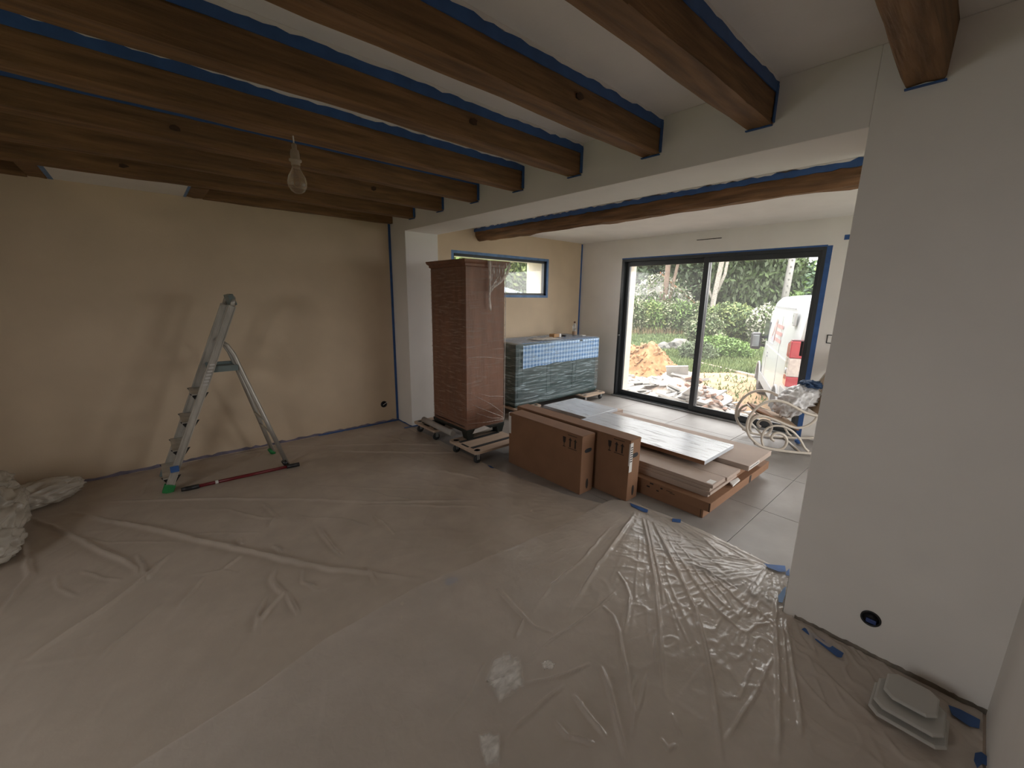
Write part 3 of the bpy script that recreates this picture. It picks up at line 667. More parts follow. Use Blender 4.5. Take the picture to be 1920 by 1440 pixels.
# foam tube lying on the dollies under the cabinet
tag(MB().tube([(2.27, 4.08, .167), (2.262, 3.80, .166), (2.255, 3.45, .166)], .032, 14).build('foam_tube', mat('pale_grey_foam', (.42, .39, .36), .8, .1, 9)), 'pale grey foam tube lying on the dollies along the foot of the tall cabinet', 'tube')

# ---- film-wrapped buffet
BU = thing('buffet', 'low dark green buffet under a blue checked cloth and stretch film by the beige wall', 'buffet', (4.4, 4.25, .119))
bx0, bx1, by0, by1 = 3.545, 5.265, 3.925, 4.58
MB().box(bx0+.012, bx1-.012, by0+.01, by1, .175, .925).build('carcass', M['teal'], BU, bevel=.004)
MB().box(bx0-.01, bx1+.01, by0-.012, by1, .119, .18).build('plinth', M['teal'], BU, bevel=.012)
MB().box(bx0-.012, bx1+.012, by0-.014, by1, .925, .958).build('top_board', M['teal'], BU, bevel=.006)
for k in range(3):
    a = bx0+.05+k*.55; d_ = MB().box(a, a+.50, by0+.002, by0+.012, .24, .90).build('door', M['teal'], BU, bevel=.003)
    MB().box(a+.07, a+.43, by0-.002, by0+.003, .32, .82).build('door_panel', M['teal'], d_, bevel=.004)
m = bpy.data.materials.new('blue_gingham'); m.use_nodes = True; n = m.node_tree; b = n.nodes['Principled BSDF']; b.inputs['Roughness'].default_value = .6
t_ = n.nodes.new('ShaderNodeTexCoord'); sx_ = n.nodes.new('ShaderNodeSeparateXYZ'); n.links.new(t_.outputs['Object'], sx_.inputs[0])
def stripe(sock):
    a = n.nodes.new('ShaderNodeMath'); a.operation = 'MULTIPLY'; a.inputs[1].default_value = 2*PI/.062; n.links.new(sock, a.inputs[0])
    s_ = n.nodes.new('ShaderNodeMath'); s_.operation = 'SINE'; n.links.new(a.outputs[0], s_.inputs[0])
    k = n.nodes.new('ShaderNodeMapRange'); k.inputs['From Min'].default_value = -.3; k.inputs['From Max'].default_value = .3; n.links.new(s_.outputs[0], k.inputs[0]); return k.outputs[0]
ad = n.nodes.new('ShaderNodeMath'); ad.operation = 'ADD'; n.links.new(stripe(sx_.outputs['X']), ad.inputs[0]); n.links.new(stripe(sx_.outputs['Z']), ad.inputs[1])
cr = n.nodes.new('ShaderNodeValToRGB'); cr.color_ramp.elements[0].color = (.07, .20, .46, 1); cr.color_ramp.elements[1].color = (.48, .66, .88, 1)
hf = n.nodes.new('ShaderNodeMath'); hf.operation = 'MULTIPLY'; hf.inputs[1].default_value = .5; n.links.new(ad.outputs[0], hf.inputs[0])
n.links.new(hf.outputs[0], cr.inputs[0]); n.links.new(cr.outputs[0], b.inputs['Base Color']); M['gingham'] = m
V = []; Q = []; nx, nz = 90, 26
for j in range(nz+1):
    for i in range(nx+1):
        u_ = i/nx; x = bx0+.115+(bx1+.012-bx0-.115)*u_; sag = .335-.03*math.sin(u_*PI)-.06*max(0, u_-.6)*1.2+.012*mnoise.noise(Vector((x*5, 0, 1)))
        s_ = j/nz*(by1-by0+sag); top = by1-by0
        w_ = .004*mnoise.noise(Vector((x*7, s_*5, 3)))
        V.append((x, by1-min(s_, top)-.016*(s_ > top-.01)+(w_ if s_ > top else 0), .963+w_ if s_ < top else .963-(s_-top)))
for j in range(nz):
    for i in range(nx): Q.append((j*(nx+1)+i, j*(nx+1)+i+1, (j+1)*(nx+1)+i+1, (j+1)*(nx+1)+i))
npmesh('checked_cloth', V, Q, M['gingham'], BU, True)
M['stretch2'] = film_mat('clear_stretch_film_cool', (.60, .74, .80), .07, .55, .47, .72, 3.2, (.9, .9, 16), .18, .4, 1.2)
shell(bx0, bx1, by0, by1, .15, .972, .016, 7.0, BU, M['stretch2'], .006, 40, 60, .4)
M['topfilm'] = film_mat('milky_film_top', (.66, .70, .76), .35, .75, .4, .7, 8, (1, 3, 1), .25, .5)
V, Q = wrapfold(bx0-.016, bx1+.016, by0-.018, by1, .972, 5., 60, 24, .006); npmesh('film_top', V, Q, M['topfilm'], BU, True)
# things on the buffet
zt = .9765
BT = thing('spray_bottle', 'clear plastic bottle with brown cap standing on the buffet by the corner tape', 'bottle', (5.02, 4.20, zt))
MB().lathe([(.030, 0), (.034, .01), (.034, .075), (.026, .09), (.024, .10), (.033, .115), (.034, .15), (.026, .175), (.013, .19), (.012, .20)], (5.02, 4.20, zt), 18).build('bottle_body', glass_mat('cloudy_pet', .45, .15, (.9, .92, .92)), BT)
MB().lathe([(.014, .198), (.015, .20), (.015, .222), (.012, .224)], (5.02, 4.20, zt), 14).build('cap', mat('brown_cap', (.22, .12, .08), .5), BT)
MB().lathe([(.0345, .02), (.0348, .021), (.0348, .07), (.0345, .071)], (5.02, 4.20, zt), 18).build('bottle_label', M['card_light'], BT)
t = thing('small_carton', 'small orange brown carton lying on the buffet', 'carton', (4.62, 4.22, zt)); g = MB().obox((4.60, 4.22, zt+.026), (.085, .012, 0), (-.006, .045, 0), (0, 0, .025)); g.build('body', mat('orange_brown_card', (.42, .24, .11), .7, .2, 20), t, bevel=.003)
MB().obox((4.665, 4.225, zt+.026), (.022, .003, 0), (-.0062, .0465, 0), (0, 0, .0255)).build('paper_band', M['paper'], t)
tag(MB().obox((4.78, 4.20, zt+.014), (.03, .015, 0), (-.012, .024, 0), (0, 0, .013)).build('sanding_block', M['black'], bevel=.005), 'small dark sanding block between the carton and the bottle on the buffet', 'tool')
V, Q = wrapfold(4.04, 4.48, 4.00, 4.22, zt+.004, 15., 24, 16, .02); o_ = npmesh('folded_paper', V, Q, M['paper'], None, True); tag(o_, 'crumpled white paper sheet lying on top of the buffet', 'paper')
sd = o_.modifiers.new('thick', 'SOLIDIFY'); sd.thickness = .003
tag(MB().obox((5.12, 4.12, zt+.008), (.05, .01, 0), (-.01, .03, 0), (0, 0, .007)).build('scraper', M['plastic_white'], bevel=.003), 'flat white scraper lying behind the bottle on the buffet', 'tool')
# ---- bentwood rocking chair, turned 32.5 degrees
TH = math.radians(32.5); RN = np.array([math.cos(TH), math.sin(TH), 0]); RT = np.array([-math.sin(TH), math.cos(TH), 0]); RC = 4.74; RWID = .50
def zpx(x, y): return 1340+x/6.546, 640+y/6.546
def rk(x, y, c=RC): p = onplane(*zpx(x, y), RN, c); return float(p@RT), float(p[2])
def smooth_curve(P, n=8):
    P = [np.array(p, float) for p in P]; Q = [2*P[0]-P[1]]+P+[2*P[-1]-P[-2]]; out_ = []
    for i in range(1, len(Q)-2):
        for k in range(n):
            t = k/n; a, b, c, d = Q[i-1:i+3]
            out_.append(.5*((2*b)+(-a+c)*t+(2*a-5*b+4*c-d)*t*t+(-a+3*b-3*c+d)*t**3))
    out_.append(P[-1]); return out_
arm = [(1240, 912), (1100, 870), (950, 790), (850, 745), (720, 730), (600, 760), (500, 830), (430, 920), (400, 1010), (400, 1090), (430, 1165), (490, 1230), (570, 1285), (650, 1312), (740, 1328), (810, 1325), (862, 1290), (885, 1230), (868, 1170), (820, 1135), (760, 1125), (712, 1148), (695, 1190), (730, 1222)]
seatr = [(430, 1080), (440, 1010), (480, 955), (560, 922), (650, 932), (800, 990), (920, 1040), (1020, 1062), (1130, 1040), (1220, 980), (1275, 900)]
legl = [(600, 1290), (578, 1220), (585, 1150), (620, 1090), (680, 1050), (760, 1035), (860, 1052), (960, 1110), (1045, 1200), (1100, 1300), (1150, 1350)]
def P3(sz, c, ext=None):
    return [RN*c+RT*s_+np.array([0, 0, z]) for s_, z in sz]
RK = thing('rocking_chair', 'cream bentwood rocking chair with looped arms beside the sliding door', 'chair', (5.0, 1.2, 0))
A_ = [rk(*p) for p in arm]; S_ = [rk(*p) for p in seatr]; L_ = [rk(*p) for p in legl]
zmin = min(z for s_, z in A_)
run = [(-1.36, .075), (-1.46, .034), (-1.60, .018), (-1.80, .016), (-2.0, .030), (-2.2, .065), (-2.42, .125)]
back = [S_[-1], (S_[-1][0]-.10, S_[-1][1]+.16), (S_[-1][0]-.24, S_[-1][1]+.42), (S_[-1][0]-.36, S_[-1][1]+.62)]
backb = [(-2.42, .125), (-2.46, .25), (-2.36, .34), (-2.18, .36), (-2.05, .32)]
for c in (RC, RC+RWID):
    for nm, cv, r_ in (('arm_loop', [(A_[0][0]-.12, A_[0][1]-.02)]+A_, .0145), ('seat_rail', S_, .0135), ('leg_loop', L_, .012), ('runner', run, .0145), ('back_post', back, .0135), ('rear_scroll', backb, .012)):
        pts = [(s_, max(z, .016)) for s_, z in cv]
        MB().tube(smooth_curve(P3(pts, c), 6), r_, 8).build(nm, M['rocker'], RK)
for (s_, z) in (S_[3], S_[6], L_[2], back[-1], back[1], run[3]):
    MB().tube([RN*RC+RT*s_+np.array([0, 0, max(z, .016)]), RN*(RC+RWID)+RT*s_+np.array([0, 0, max(z, .016)])], .011, 8).build('cross_rail', M['rocker'], RK)
g = MB(); P0, P1 = S_[3], S_[7]; a = RN*(RC+.02); b = RN*(RC+RWID-.02)
g.prism([a+RT*P0[0]+(0, 0, P0[1]), b+RT*P0[0]+(0, 0, P0[1]), b+RT*P1[0]+(0, 0, P1[1]), a+RT*P1[0]+(0, 0, P1[1])], (0, 0, .01)); g.build('seat', mat('cane_seat', (.34, .24, .16), .7, .2, 60), RK)
P0, P1 = back[0], back[-1]
g = MB().prism([a+RT*P0[0]+(0, 0, P0[1]), b+RT*P0[0]+(0, 0, P0[1]), b+RT*P1[0]+(0, 0, P1[1]), a+RT*P1[0]+(0, 0, P1[1])], tuple(RT*-.01)); g.build('backrest', mat('cane_back', (.36, .26, .18), .7, .2, 60), RK)
# board, bag and blue cloth on the chair
cm = RC+.25
def mid(x, y, c=cm): return onplane(*zpx(x, y), RN, c)
p, q = mid(455, 768), mid(985, 1022); d_ = (q-p)/2; up_ = np.cross(RN, d_); up_ = up_/np.linalg.norm(up_)
o_ = MB().obox((p+q)/2+up_*.022, d_, RN*.15, up_*.008).build('brown_board', M['card'], bevel=.002); tag(o_, 'brown board lying tilted across the seat of the rocking chair', 'board')
def blob(name, c, ax, seed, mt, amp=.22, fr=2.0, sub=4, zfloor=None):
    bm = bmesh.new(); bmesh.ops.create_icosphere(bm, subdivisions=sub, radius=1.0)
    for v in bm.verts:
        n_ = v.co.normalized(); k = 0
        for o2, a2 in ((1, 1.0), (2.1, .55), (4.3, .3)):
            k += (.5-abs(mnoise.noise(Vector(n_)*fr*o2+Vector((seed, seed*2, seed*3)))))*a2
        r_ = 1+amp*(k-.6)
        p_ = np.array(c)+sum(np.array(ax[i])*n_[i]*r_ for i in range(3))
        if zfloor is not None and p_[2] < zfloor: p_[2] = zfloor+.002*abs(n_[0])
        v.co = p_
    V = [tuple(v.co) for v in bm.verts]; Fc = [tuple(x.index for x in f.verts) for f in bm.faces]; bm.free()
    mb = MB(); mb.add(V, Fc, True); return mb
M['bag'] = mat('white_plastic_bag', (.70, .69, .70), .35, .05, 6, bump=.6, bscale=9)
p, q = mid(800, 905), mid(1260, 640); cc = (p+q)/2; d_ = (q-p)/2; up_ = np.cross(RN, d_/np.linalg.norm(d_))
o_ = blob('white_bag', cc-up_*.05, (d_*1.08, RN*.20, up_*.13), 3.3, M['bag'], .55, 1.9, 5).build('white_bag', M['bag']); tag(o_, 'crumpled white plastic sack slumped on the rocking chair', 'sack')
p = mid(1190, 525); o_ = blob('blue_cloth', p, (RT*.10, RN*.13, np.array((0, 0, .04))), 8.1, M['tape'], .9, 1.6, 4).build('blue_cloth', mat('dark_blue_cloth', (.03, .07, .16), .7, .2, 9)); tag(o_, 'rumpled dark blue cloth lying over the white sack on the chair', 'cloth')
p = mid(1040, 1130, RC+.35); o_ = blob('blue_roll', (p[0], p[1], .035), (RT*.035, RN*.04, np.array((0, 0, .03))), 5.1, M['tape'], .2, 1.5, 3, .002).build('tape_roll', M['tape']); tag(o_, 'blue roll lying on the floor under the rocking chair', 'tape roll')

# ---- stacked plastic vent covers by the right-hand wall
M['cover'] = mat('dull_white_plastic', (.50, .49, .46), .45, .04, 5)
def cover(label, x0, x1, y0, y1, z, h):
    cx, cy, sx_, sy_ = (x0+x1)/2, (y0+y1)/2, (x1-x0)/2, (y1-y0)/2
    t = thing('vent_cover', label, 'cover', (cx, cy, z), 'stacked vent covers')
    def ring(a, b, z_, ch): return [(cx+x, cy+y, z+z_) for x, y in ((a-ch, b), (-a+ch, b), (-a, b-ch), (-a, -b+ch), (-a+ch, -b), (a-ch, -b), (a, -b+ch), (a, b-ch))]
    rs = [ring(sx_, sy_, h-.011, .028), ring(sx_, sy_, h-.004, .028), ring(sx_-.006, sy_-.006, h, .026)]
    fs = [(i*8+k, i*8+(k+1) % 8, (i+1)*8+(k+1) % 8, (i+1)*8+k) for i in range(2) for k in range(8)]+[tuple(range(8))[::-1], tuple(16+k for k in range(8))]
    MB().add(sum(rs, []), fs).build('plate', M['cover'], t, bevel=.0012, seg=1)
    g = MB().add(ring(sx_-.03, sy_-.03, 0, .02)+ring(sx_-.03, sy_-.03, h-.011, .02), [(k, (k+1) % 8, 8+(k+1) % 8, 8+k) for k in range(8)]+[tuple(range(8))[::-1], tuple(8+k for k in range(8))]); g.build('spigot', M['cover'], t)
    return t
cover('large dull white vent cover at the bottom of the small stack by the wall', 1.900, 2.10, -.170, .045, .013, .030)
cover('middle dull white vent cover of the small stack by the wall', 1.915, 2.10, -.158, .036, .0435, .028)
cover('smallest dull white vent cover on top of the small stack by the wall', 1.962, 2.118, -.134, .016, .072, .026)

# ---- flush socket boxes
def sock(label, c, axis, r_, inner):
    t = thing('socket_box', label, 'socket', c)
    sgn = -1
    if axis == 'x':
        MB().lathe([(r_*.80, -.0005), (r_*.80, -.004), (r_, -.004), (r_, -.0005)], c, 26, 'x').build('rim', M['black'], t)
        MB().lathe([(r_*.82, -.0008), (.0, -.001)], c, 26, 'x').build('box_back', M['dark'], t)
        g = MB().obox((c[0]-.006, c[1]-r_*.08, c[2]-r_*.25), (.004, 0, 0), (0, r_*.5, 0), (0, 0, r_*.28)); g.build('terminal', inner, t, bevel=.003)
    else:
        MB().lathe([(r_*.80, -.0005), (r_*.80, -.004), (r_, -.004), (r_, -.0005)], c, 26, 'y').build('rim', M['black'], t)
        MB().lathe([(r_*.82, -.0008), (.0, -.001)], c, 26, 'y').build('box_back', M['dark'], t)
        MB().tube([(c[0]-.01, c[1]-.003, c[2]-.01), (c[0]+.01, c[1]-.02, c[2]+.012), (c[0]+.045, c[1]-.03, c[2]+.03)], .004, 6).build('cable', M['paper'], t)
    return t
sock('round black socket box with blue inside low on the white dividing wall', (XO-.0002, .109, .185), 'x', .036, M['bluebox'])
sock('round open socket box with a cable stub low on the beige wall', (2.085, YB-.0002, .243), 'y', .040, M['bluebox'])

# ================================================================== plastic sheeting
def px(l): return [tuple(onz(a, b)[:2]) for a, b in l]
def zl(l, ox, oy, sc): return px([(ox+a/sc, oy+b/sc) for a, b in l])
Z7 = lambda *l: zl(l, 800, 900, 2.667)
Z6 = lambda *l: zl(l, 200, 860, 2.743)
Z5 = lambda *l: zl(l, 0, 840, 3.6)
# folds: (polyline on the floor, half width, height)
FB = [(Z7((1040,170),(960,290),(850,440),(760,590),(700,690)), .014, .012), (Z7((1080,190),(1110,330),(1140,520),(1160,720),(1175,900),(1190,1100)), .013, .016),
      (Z7((1100,200),(1130,340),(1170,520),(1185,640)), .010, .010), (Z7((1130,210),(1210,380),(1280,520),(1350,680),(1390,840),(1420,1000),(1450,1180),(1470,1330),(1475,1430)), .013, .018),
      (Z7((950,460),(990,520),(1015,590),(1005,700),(980,790)), .010, .014), (Z7((870,630),(930,690),(960,770),(975,880),(1000,1000),(1010,1100)), .011, .016),
      (Z7((960,550),(870,640),(760,720),(640,800),(500,920)), .010, .010), (Z7((350,550),(420,620),(490,700),(530,740),(630,770)), .011, .014), (Z7((440,800),(490,700)), .010, .012),
      (Z7((820,930),(700,975),(600,1010),(490,1045)), .010, .012), (Z7((690,1030),(600,1110),(500,1200),(390,1310)), .010, .012), (Z7((730,1080),(800,1180),(900,1300)), .010, .014),
      (Z7((870,940),(910,1060),(950,1230),(985,1370),(1000,1430)), .012, .018), (Z7((1700,450),(1640,530),(1580,610)), .012, .014), (Z7((1755,560),(1740,700),(1750,900),(1755,1100),(1760,1430)), .012, .018),
      (Z7((1730,890),(1650,1050),(1560,1210),(1480,1340)), .008, .010), (Z7((1790,700),(1820,900),(1850,1100),(1870,1300)), .012, .014), (Z7((1770,690),(1790,900),(1800,1100)), .009, .012),
      (Z7((1270,400),(1330,490),(1400,600),(1480,690),(1590,770)), .010, .010), (Z7((1145,750),(1140,850),(1150,980)), .009, .012), (Z7((640,1210),(700,1290),(800,1320),(850,1330)), .009, .010),
      (Z7((300,900),(210,1100),(60,1290)), .010, .008), (Z7((1300,420),(1420,470),(1560,560)), .008, .008), (Z7((1380,300),(1480,390),(1640,420)), .008, .008), (Z7((1590,770),(1650,740),(1720,720)), .008, .010),
      (Z7((1200,560),(1250,700),(1310,830)), .007, .007), (Z7((920,240),(780,400),(640,520),(540,640)), .009, .007), (Z7((1050,980),(1020,1080),(1040,1180),(1030,1300)), .008, .009), (Z7((1100,960),(1070,1100),(1040,1230)), .007, .008),
      (Z7((1170,1300),(1210,1360),(1250,1330)), .007, .008), (Z7((1220,1170),(1270,1290)), .006, .006), (Z7((1640,900),(1560,1100),(1480,1110)), .006, .006)]
FA = [(Z6((-190,280),(0,320),(300,380),(500,430),(750,480),(900,520),(1150,570),(1400,600),(1640,625)), .022, .024), (Z6((0,222),(600,210),(1000,212),(1400,230),(1920,215)), .018, .014), (Z6((1300,240),(1600,245),(1920,250)), .014, .010),
      (Z6((880,540),(850,620),(880,680),(910,700),(840,770),(780,850),(770,920)), .014, .018), (Z6((920,690),(960,760),(985,810)), .011, .012), (Z6((150,500),(190,570),(215,620),(330,490)), .014, .018),
      (Z5((1150,720),(980,880),(860,980),(700,1100),(500,1230),(300,1360),(200,1440)), .016, .020), (Z5((200,480),(450,570),(640,680),(880,790),(980,880)), .020, .020), (Z5((1100,1050),(950,1190),(800,1310),(680,1430)), .012, .012),
      (Z5((0,1130),(100,1000),(200,870),(150,640)), .018, .022), (Z6((500,610),(430,700),(360,780)), .011, .012), (Z6((590,580),(700,500)), .012, .014), (Z6((440,600),(590,580),(680,590)), .009, .009),
      (Z6((1010,570),(1010,640),(1090,680)), .011, .012), (Z6((600,260),(800,310),(860,310),(830,360)), .012, .012), (Z6((800,230),(860,290),(900,310)), .011, .012), (Z6((920,280),(1040,310),(1200,310),(1350,350)), .012, .012),
      (Z6((1370,290),(1420,340),(1480,390)), .011, .012), (Z6((1080,350),(1120,410),(1180,470),(1220,510)), .012, .014), (Z6((400,390),(800,380)), .008, .007), (Z6((1700,60),(1800,80),(1920,105)), .016, .012), (Z6((1320,160),(1450,200),(1560,210)), .011, .010),
      (Z6((1060,140),(1350,155),(1640,160)), .009, .007), (Z6((180,190),(210,120),(280,80)), .012, .012), (Z6((1330,560),(1390,650)), .010, .012), (Z6((680,410),(700,440)), .012, .014), (Z6((850,450),(880,470),(900,490)), .012, .016),
      (Z5((300,560),(700,640),(1250,640)), .008, .006), (Z5((560,830),(680,880),(820,905)), .010, .010), (Z5((380,870),(400,950),(520,1010)), .012, .010), (Z5((1720,1270),(1750,1120),(1800,1010)), .010, .012), (Z6((560,0),(900,-60),(1500,-75),(1900,-60)), .014, .010), (Z6((1100,-40),(1500,-30),(1950,-28)), .014, .012)]
def seg_dist(X, Y, poly):
    D = np.full(X.shape, 9.0); T = np.zeros(X.shape); L = 0.0
    segs = []
    for (ax, ay), (bx2, by2) in zip(poly[:-1], poly[1:]):
        l = math.hypot(bx2-ax, by2-ay); segs.append((ax, ay, bx2, by2, l, L)); L += l
    for ax, ay, bx2, by2, l, s0 in segs:
        t = np.clip(((X-ax)*(bx2-ax)+(Y-ay)*(by2-ay))/(l*l+1e-12), 0, 1)
        d = np.hypot(X-(ax+t*(bx2-ax)), Y-(ay+t*(by2-ay))); k = d < D; D = np.where(k, d, D); T = np.where(k, s0+t*l, T)
    return D, T/max(L, 1e-6)
def inside(X, Y, poly):
    r = np.zeros(X.shape, bool); n_ = len(poly)
    for i in range(n_):
        (ax, ay), (bx2, by2) = poly[i], poly[(i+1) % n_]
        c = ((ay > Y) != (by2 > Y)) & (X < (bx2-ax)*(Y-ay)/((by2-ay) if abs(by2-ay) > 1e-12 else 1e-12)+ax); r ^= c
    return r
def vnoise(X, Y, s, seed):
    """cheap value noise"""
    g = np.random.default_rng(seed).random((256, 256)); u, v = X*s+50, Y*s+50
    i, j = np.floor(u).astype(int), np.floor(v).astype(int); fu, fv = u-i, v-j; fu = fu*fu*(3-2*fu); fv = fv*fv*(3-2*fv)
    a = g[i % 256, j % 256]; b = g[(i+1) % 256, j % 256]; c = g[i % 256, (j+1) % 256]; d = g[(i+1) % 256, (j+1) % 256]
    return (a*(1-fu)+b*fu)*(1-fv)+(c*(1-fu)+d*fu)*fv
def sheet(name, poly, folds, z0, step, mt, label, seed, wr):
    P = np.array(poly); x0, y0 = P.min(0); x1, y1 = P.max(0)
    xs_ = np.arange(x0-step, x1+2*step, step); ys_ = np.arange(y0-step, y1+2*step, step)
    X, Y = np.meshgrid(xs_, ys_, indexing='ij'); H = np.zeros(X.shape)
    for pl_, wd_, ht in folds:
        q = np.array(pl_); b0_ = q.min(0)-.12; b1_ = q.max(0)+.12
        i0, i1 = np.searchsorted(xs_, [b0_[0], b1_[0]]); j0, j1 = np.searchsorted(ys_, [b0_[1], b1_[1]])
        if i1 <= i0 or j1 <= j0: continue
        xs2, ys2 = X[i0:i1, j0:j1], Y[i0:i1, j0:j1]
        wob = (vnoise(xs2, ys2, 14, seed+3)-.5)*.012
        D, T = seg_dist(xs2+wob, ys2+wob, pl_)
        env = np.clip(np.minimum(T, 1-T)*5, 0, 1)**.7*(.75+.5*vnoise(xs2, ys2, 9, seed+7))
        H[i0:i1, j0:j1] = np.maximum(H[i0:i1, j0:j1], ht*.95*env*np.exp(-(D/(wd_*.62))**2))
    AN = np.arctan2(Y-1.52, X-2.74); RD = np.hypot(Y-1.52, X-2.74)          # creases fan out from the taped corner
    n1 = np.abs(vnoise(AN*2.2+vnoise(X, Y, 3, seed+9)*.10, RD*.35, 9, seed)-.5)*2
    A2 = np.arctan2(Y-.56, X-2.64); R2 = np.hypot(Y-.56, X-2.64)
    n2 = np.abs(vnoise(A2*1.6+vnoise(X, Y, 5, seed+8)*.12, R2*.9, 11, seed+1)-.5)*2
    W = wr(X, Y)
    H += .0042*W*(np.clip(1-n1*3.4, 0, 1)*np.clip(RD*2, 0, 1)+.9*np.clip(1-n2*3.0, 0, 1)*np.clip(R2*3, 0, 1))+.0012*vnoise(X, Y, 4, seed+5)
    cx_, cy2 = (X[:-1, :-1]+X[1:, 1:])/2, (Y[:-1, :-1]+Y[1:, 1:])/2
    keep = inside(cx_, cy2, poly)
    idx = np.arange(X.size).reshape(X.shape)
    Q = np.stack([idx[:-1, :-1], idx[1:, :-1], idx[1:, 1:], idx[:-1, 1:]], -1)[keep]
    used, inv = np.unique(Q, return_inverse=True); Q = inv.reshape(Q.shape)
    V = np.stack([X.ravel()[used], Y.ravel()[used], z0+H.ravel()[used]], -1)
    cnt = np.bincount(Q.ravel(), minlength=len(V)); bd = np.where(cnt < 4)[0]
    best = np.full(len(bd), 9.0); BX = V[bd, 0].copy(); BY_ = V[bd, 1].copy(); ox, oy = V[bd, 0].copy(), V[bd, 1].copy()
    for i in range(len(poly)):
        (ax, ay), (bx2, by2) = poly[i], poly[(i+1) % len(poly)]; l2 = (bx2-ax)**2+(by2-ay)**2+1e-12
        t = np.clip(((ox-ax)*(bx2-ax)+(oy-ay)*(by2-ay))/l2, 0, 1); qx, qy = ax+t*(bx2-ax), ay+t*(by2-ay); d = np.hypot(ox-qx, oy-qy)
        k = d < best; best = np.where(k, d, best); BX = np.where(k, qx, BX); BY_ = np.where(k, qy, BY_)
    V[bd, 0], V[bd, 1] = BX, BY_
    o = npmesh(name, V, Q, mt, None, True)
    return tag(o, label, 'plastic sheet')
M['sheetA'] = film_mat('milky_sheeting', (.74, .645, .555), .45, .56, .4, .7, 3, (1, 1, 1), .34, .10, 0, .5, 50.)
M['sheetB'] = film_mat('milky_sheeting_glossy', (.79, .715, .65), .45, .56, .4, .7, 3, (1, 1, 1), .20, .16, 0, .9, 30.)
eA = px([(747,795),(779,811),(836,843),(906,871),(974,897),(1060,928),(1135,946)])
polyA = [(XB+.02, 1.45)]+[(XB+.02, YB-.012), (2.22, YB-.012)]+eA[1:]+[(2.45, 1.45)]
eB = px([(1135,943),(1150,938),(1170,941),(1190,943),(1205,951),(1268,975),(1330,1003),(1450,1063),(1478,1084),(1472,1120)])
polyB = [(XB+.02, YR+.01), (XB+.02, 1.60), (-.4, 1.62), (.144, 1.69), (.44, 1.775), (.962, 1.812), (1.154, 1.79), (1.567, 1.745), (2.153, 1.71)]+eB+[(2.262, .431), (2.262, YR+.01)]
shA = sheet('plastic_sheet', polyA, FA, .0030, .0085, M['sheetA'], 'dull milky plastic floor sheet reaching to the beige wall under the ladder', 11, lambda X, Y: .25+.5*vnoise(X, Y, 1.3, 5)**2)
shB = sheet('plastic_sheet', polyB, FB, .0075, .006, M['sheetB'], 'glossy creased plastic floor sheet taped at the opening and along the dividing wall', 23, lambda X, Y: .15+1.6*np.clip((X-1.25)/1.0, 0, 1)*np.clip((1.5-Y)/.8, .1, 1))

# ---- blue tape pieces on the floor
def tape_piece(label, pts, mt=None, z=.012):
    P = [onz(a, b, z) for a, b in pts]; m_ = MB().prism(P, (0, 0, .0012)); return tag(m_.build('masking_tape_piece', mt or M['tape']), label, 'tape')
tape_piece('long blue tape piece holding the sheet corner in front of the longer carton', [(1181,943),(1215,956),(1214,961),(1207,960),(1184,949)])
tape_piece('small blue tape square on the floor before the corner of the flat cartons', [(1261,972),(1277,974),(1276,980),(1260,978)])
tape_piece('small blue tape square on the sheet edge before the tall cabinet', [(914,872),(921,874),(927,878),(920,877)], z=.008)
tape_piece('pale blue tape square seen under the glossy sheet edge', [(838,1084),(857,1082),(861,1087),(841,1098),(834,1094)], M['tape_faded'], .0065)
tape_piece('wide torn blue tape strip fixing the sheet at the end of the dividing wall', [(1432,1056),(1440,1058),(1472,1061),(1474,1072),(1460,1072),(1440,1064)], M['tape'], .016)
tape_piece('torn blue tape tip next to the wide strip at the end of the dividing wall', [(1474,1072),(1480,1066),(1480,1080),(1473,1078)], M['tape'], .016)
tape_piece('bright blue tape strip running along the end face of the dividing wall', [(1470,1102),(1474,1100),(1472,1116),(1467,1130),(1460,1129),(1459,1118)], M['tape_faded'], .022)
tape_piece('straight dark blue tape strip on the sheet along the foot of the dividing wall', [(1503,1180),(1508,1177),(1582,1225),(1578,1233),(1570,1232)], M['tape'], .014)
tape_piece('dark blue tape strip in the corner behind the vent covers', [(1778,1322),(1800,1330),(1838,1350),(1836,1366),(1818,1362),(1785,1340)], M['tape'], .014)
tape_piece('crumpled dark blue tape end at the foot of the right-hand wall', [(1828,1412),(1840,1410),(1860,1426),(1870,1440),(1858,1440),(1842,1432),(1832,1440),(1826,1426)], M['tape'], .014)
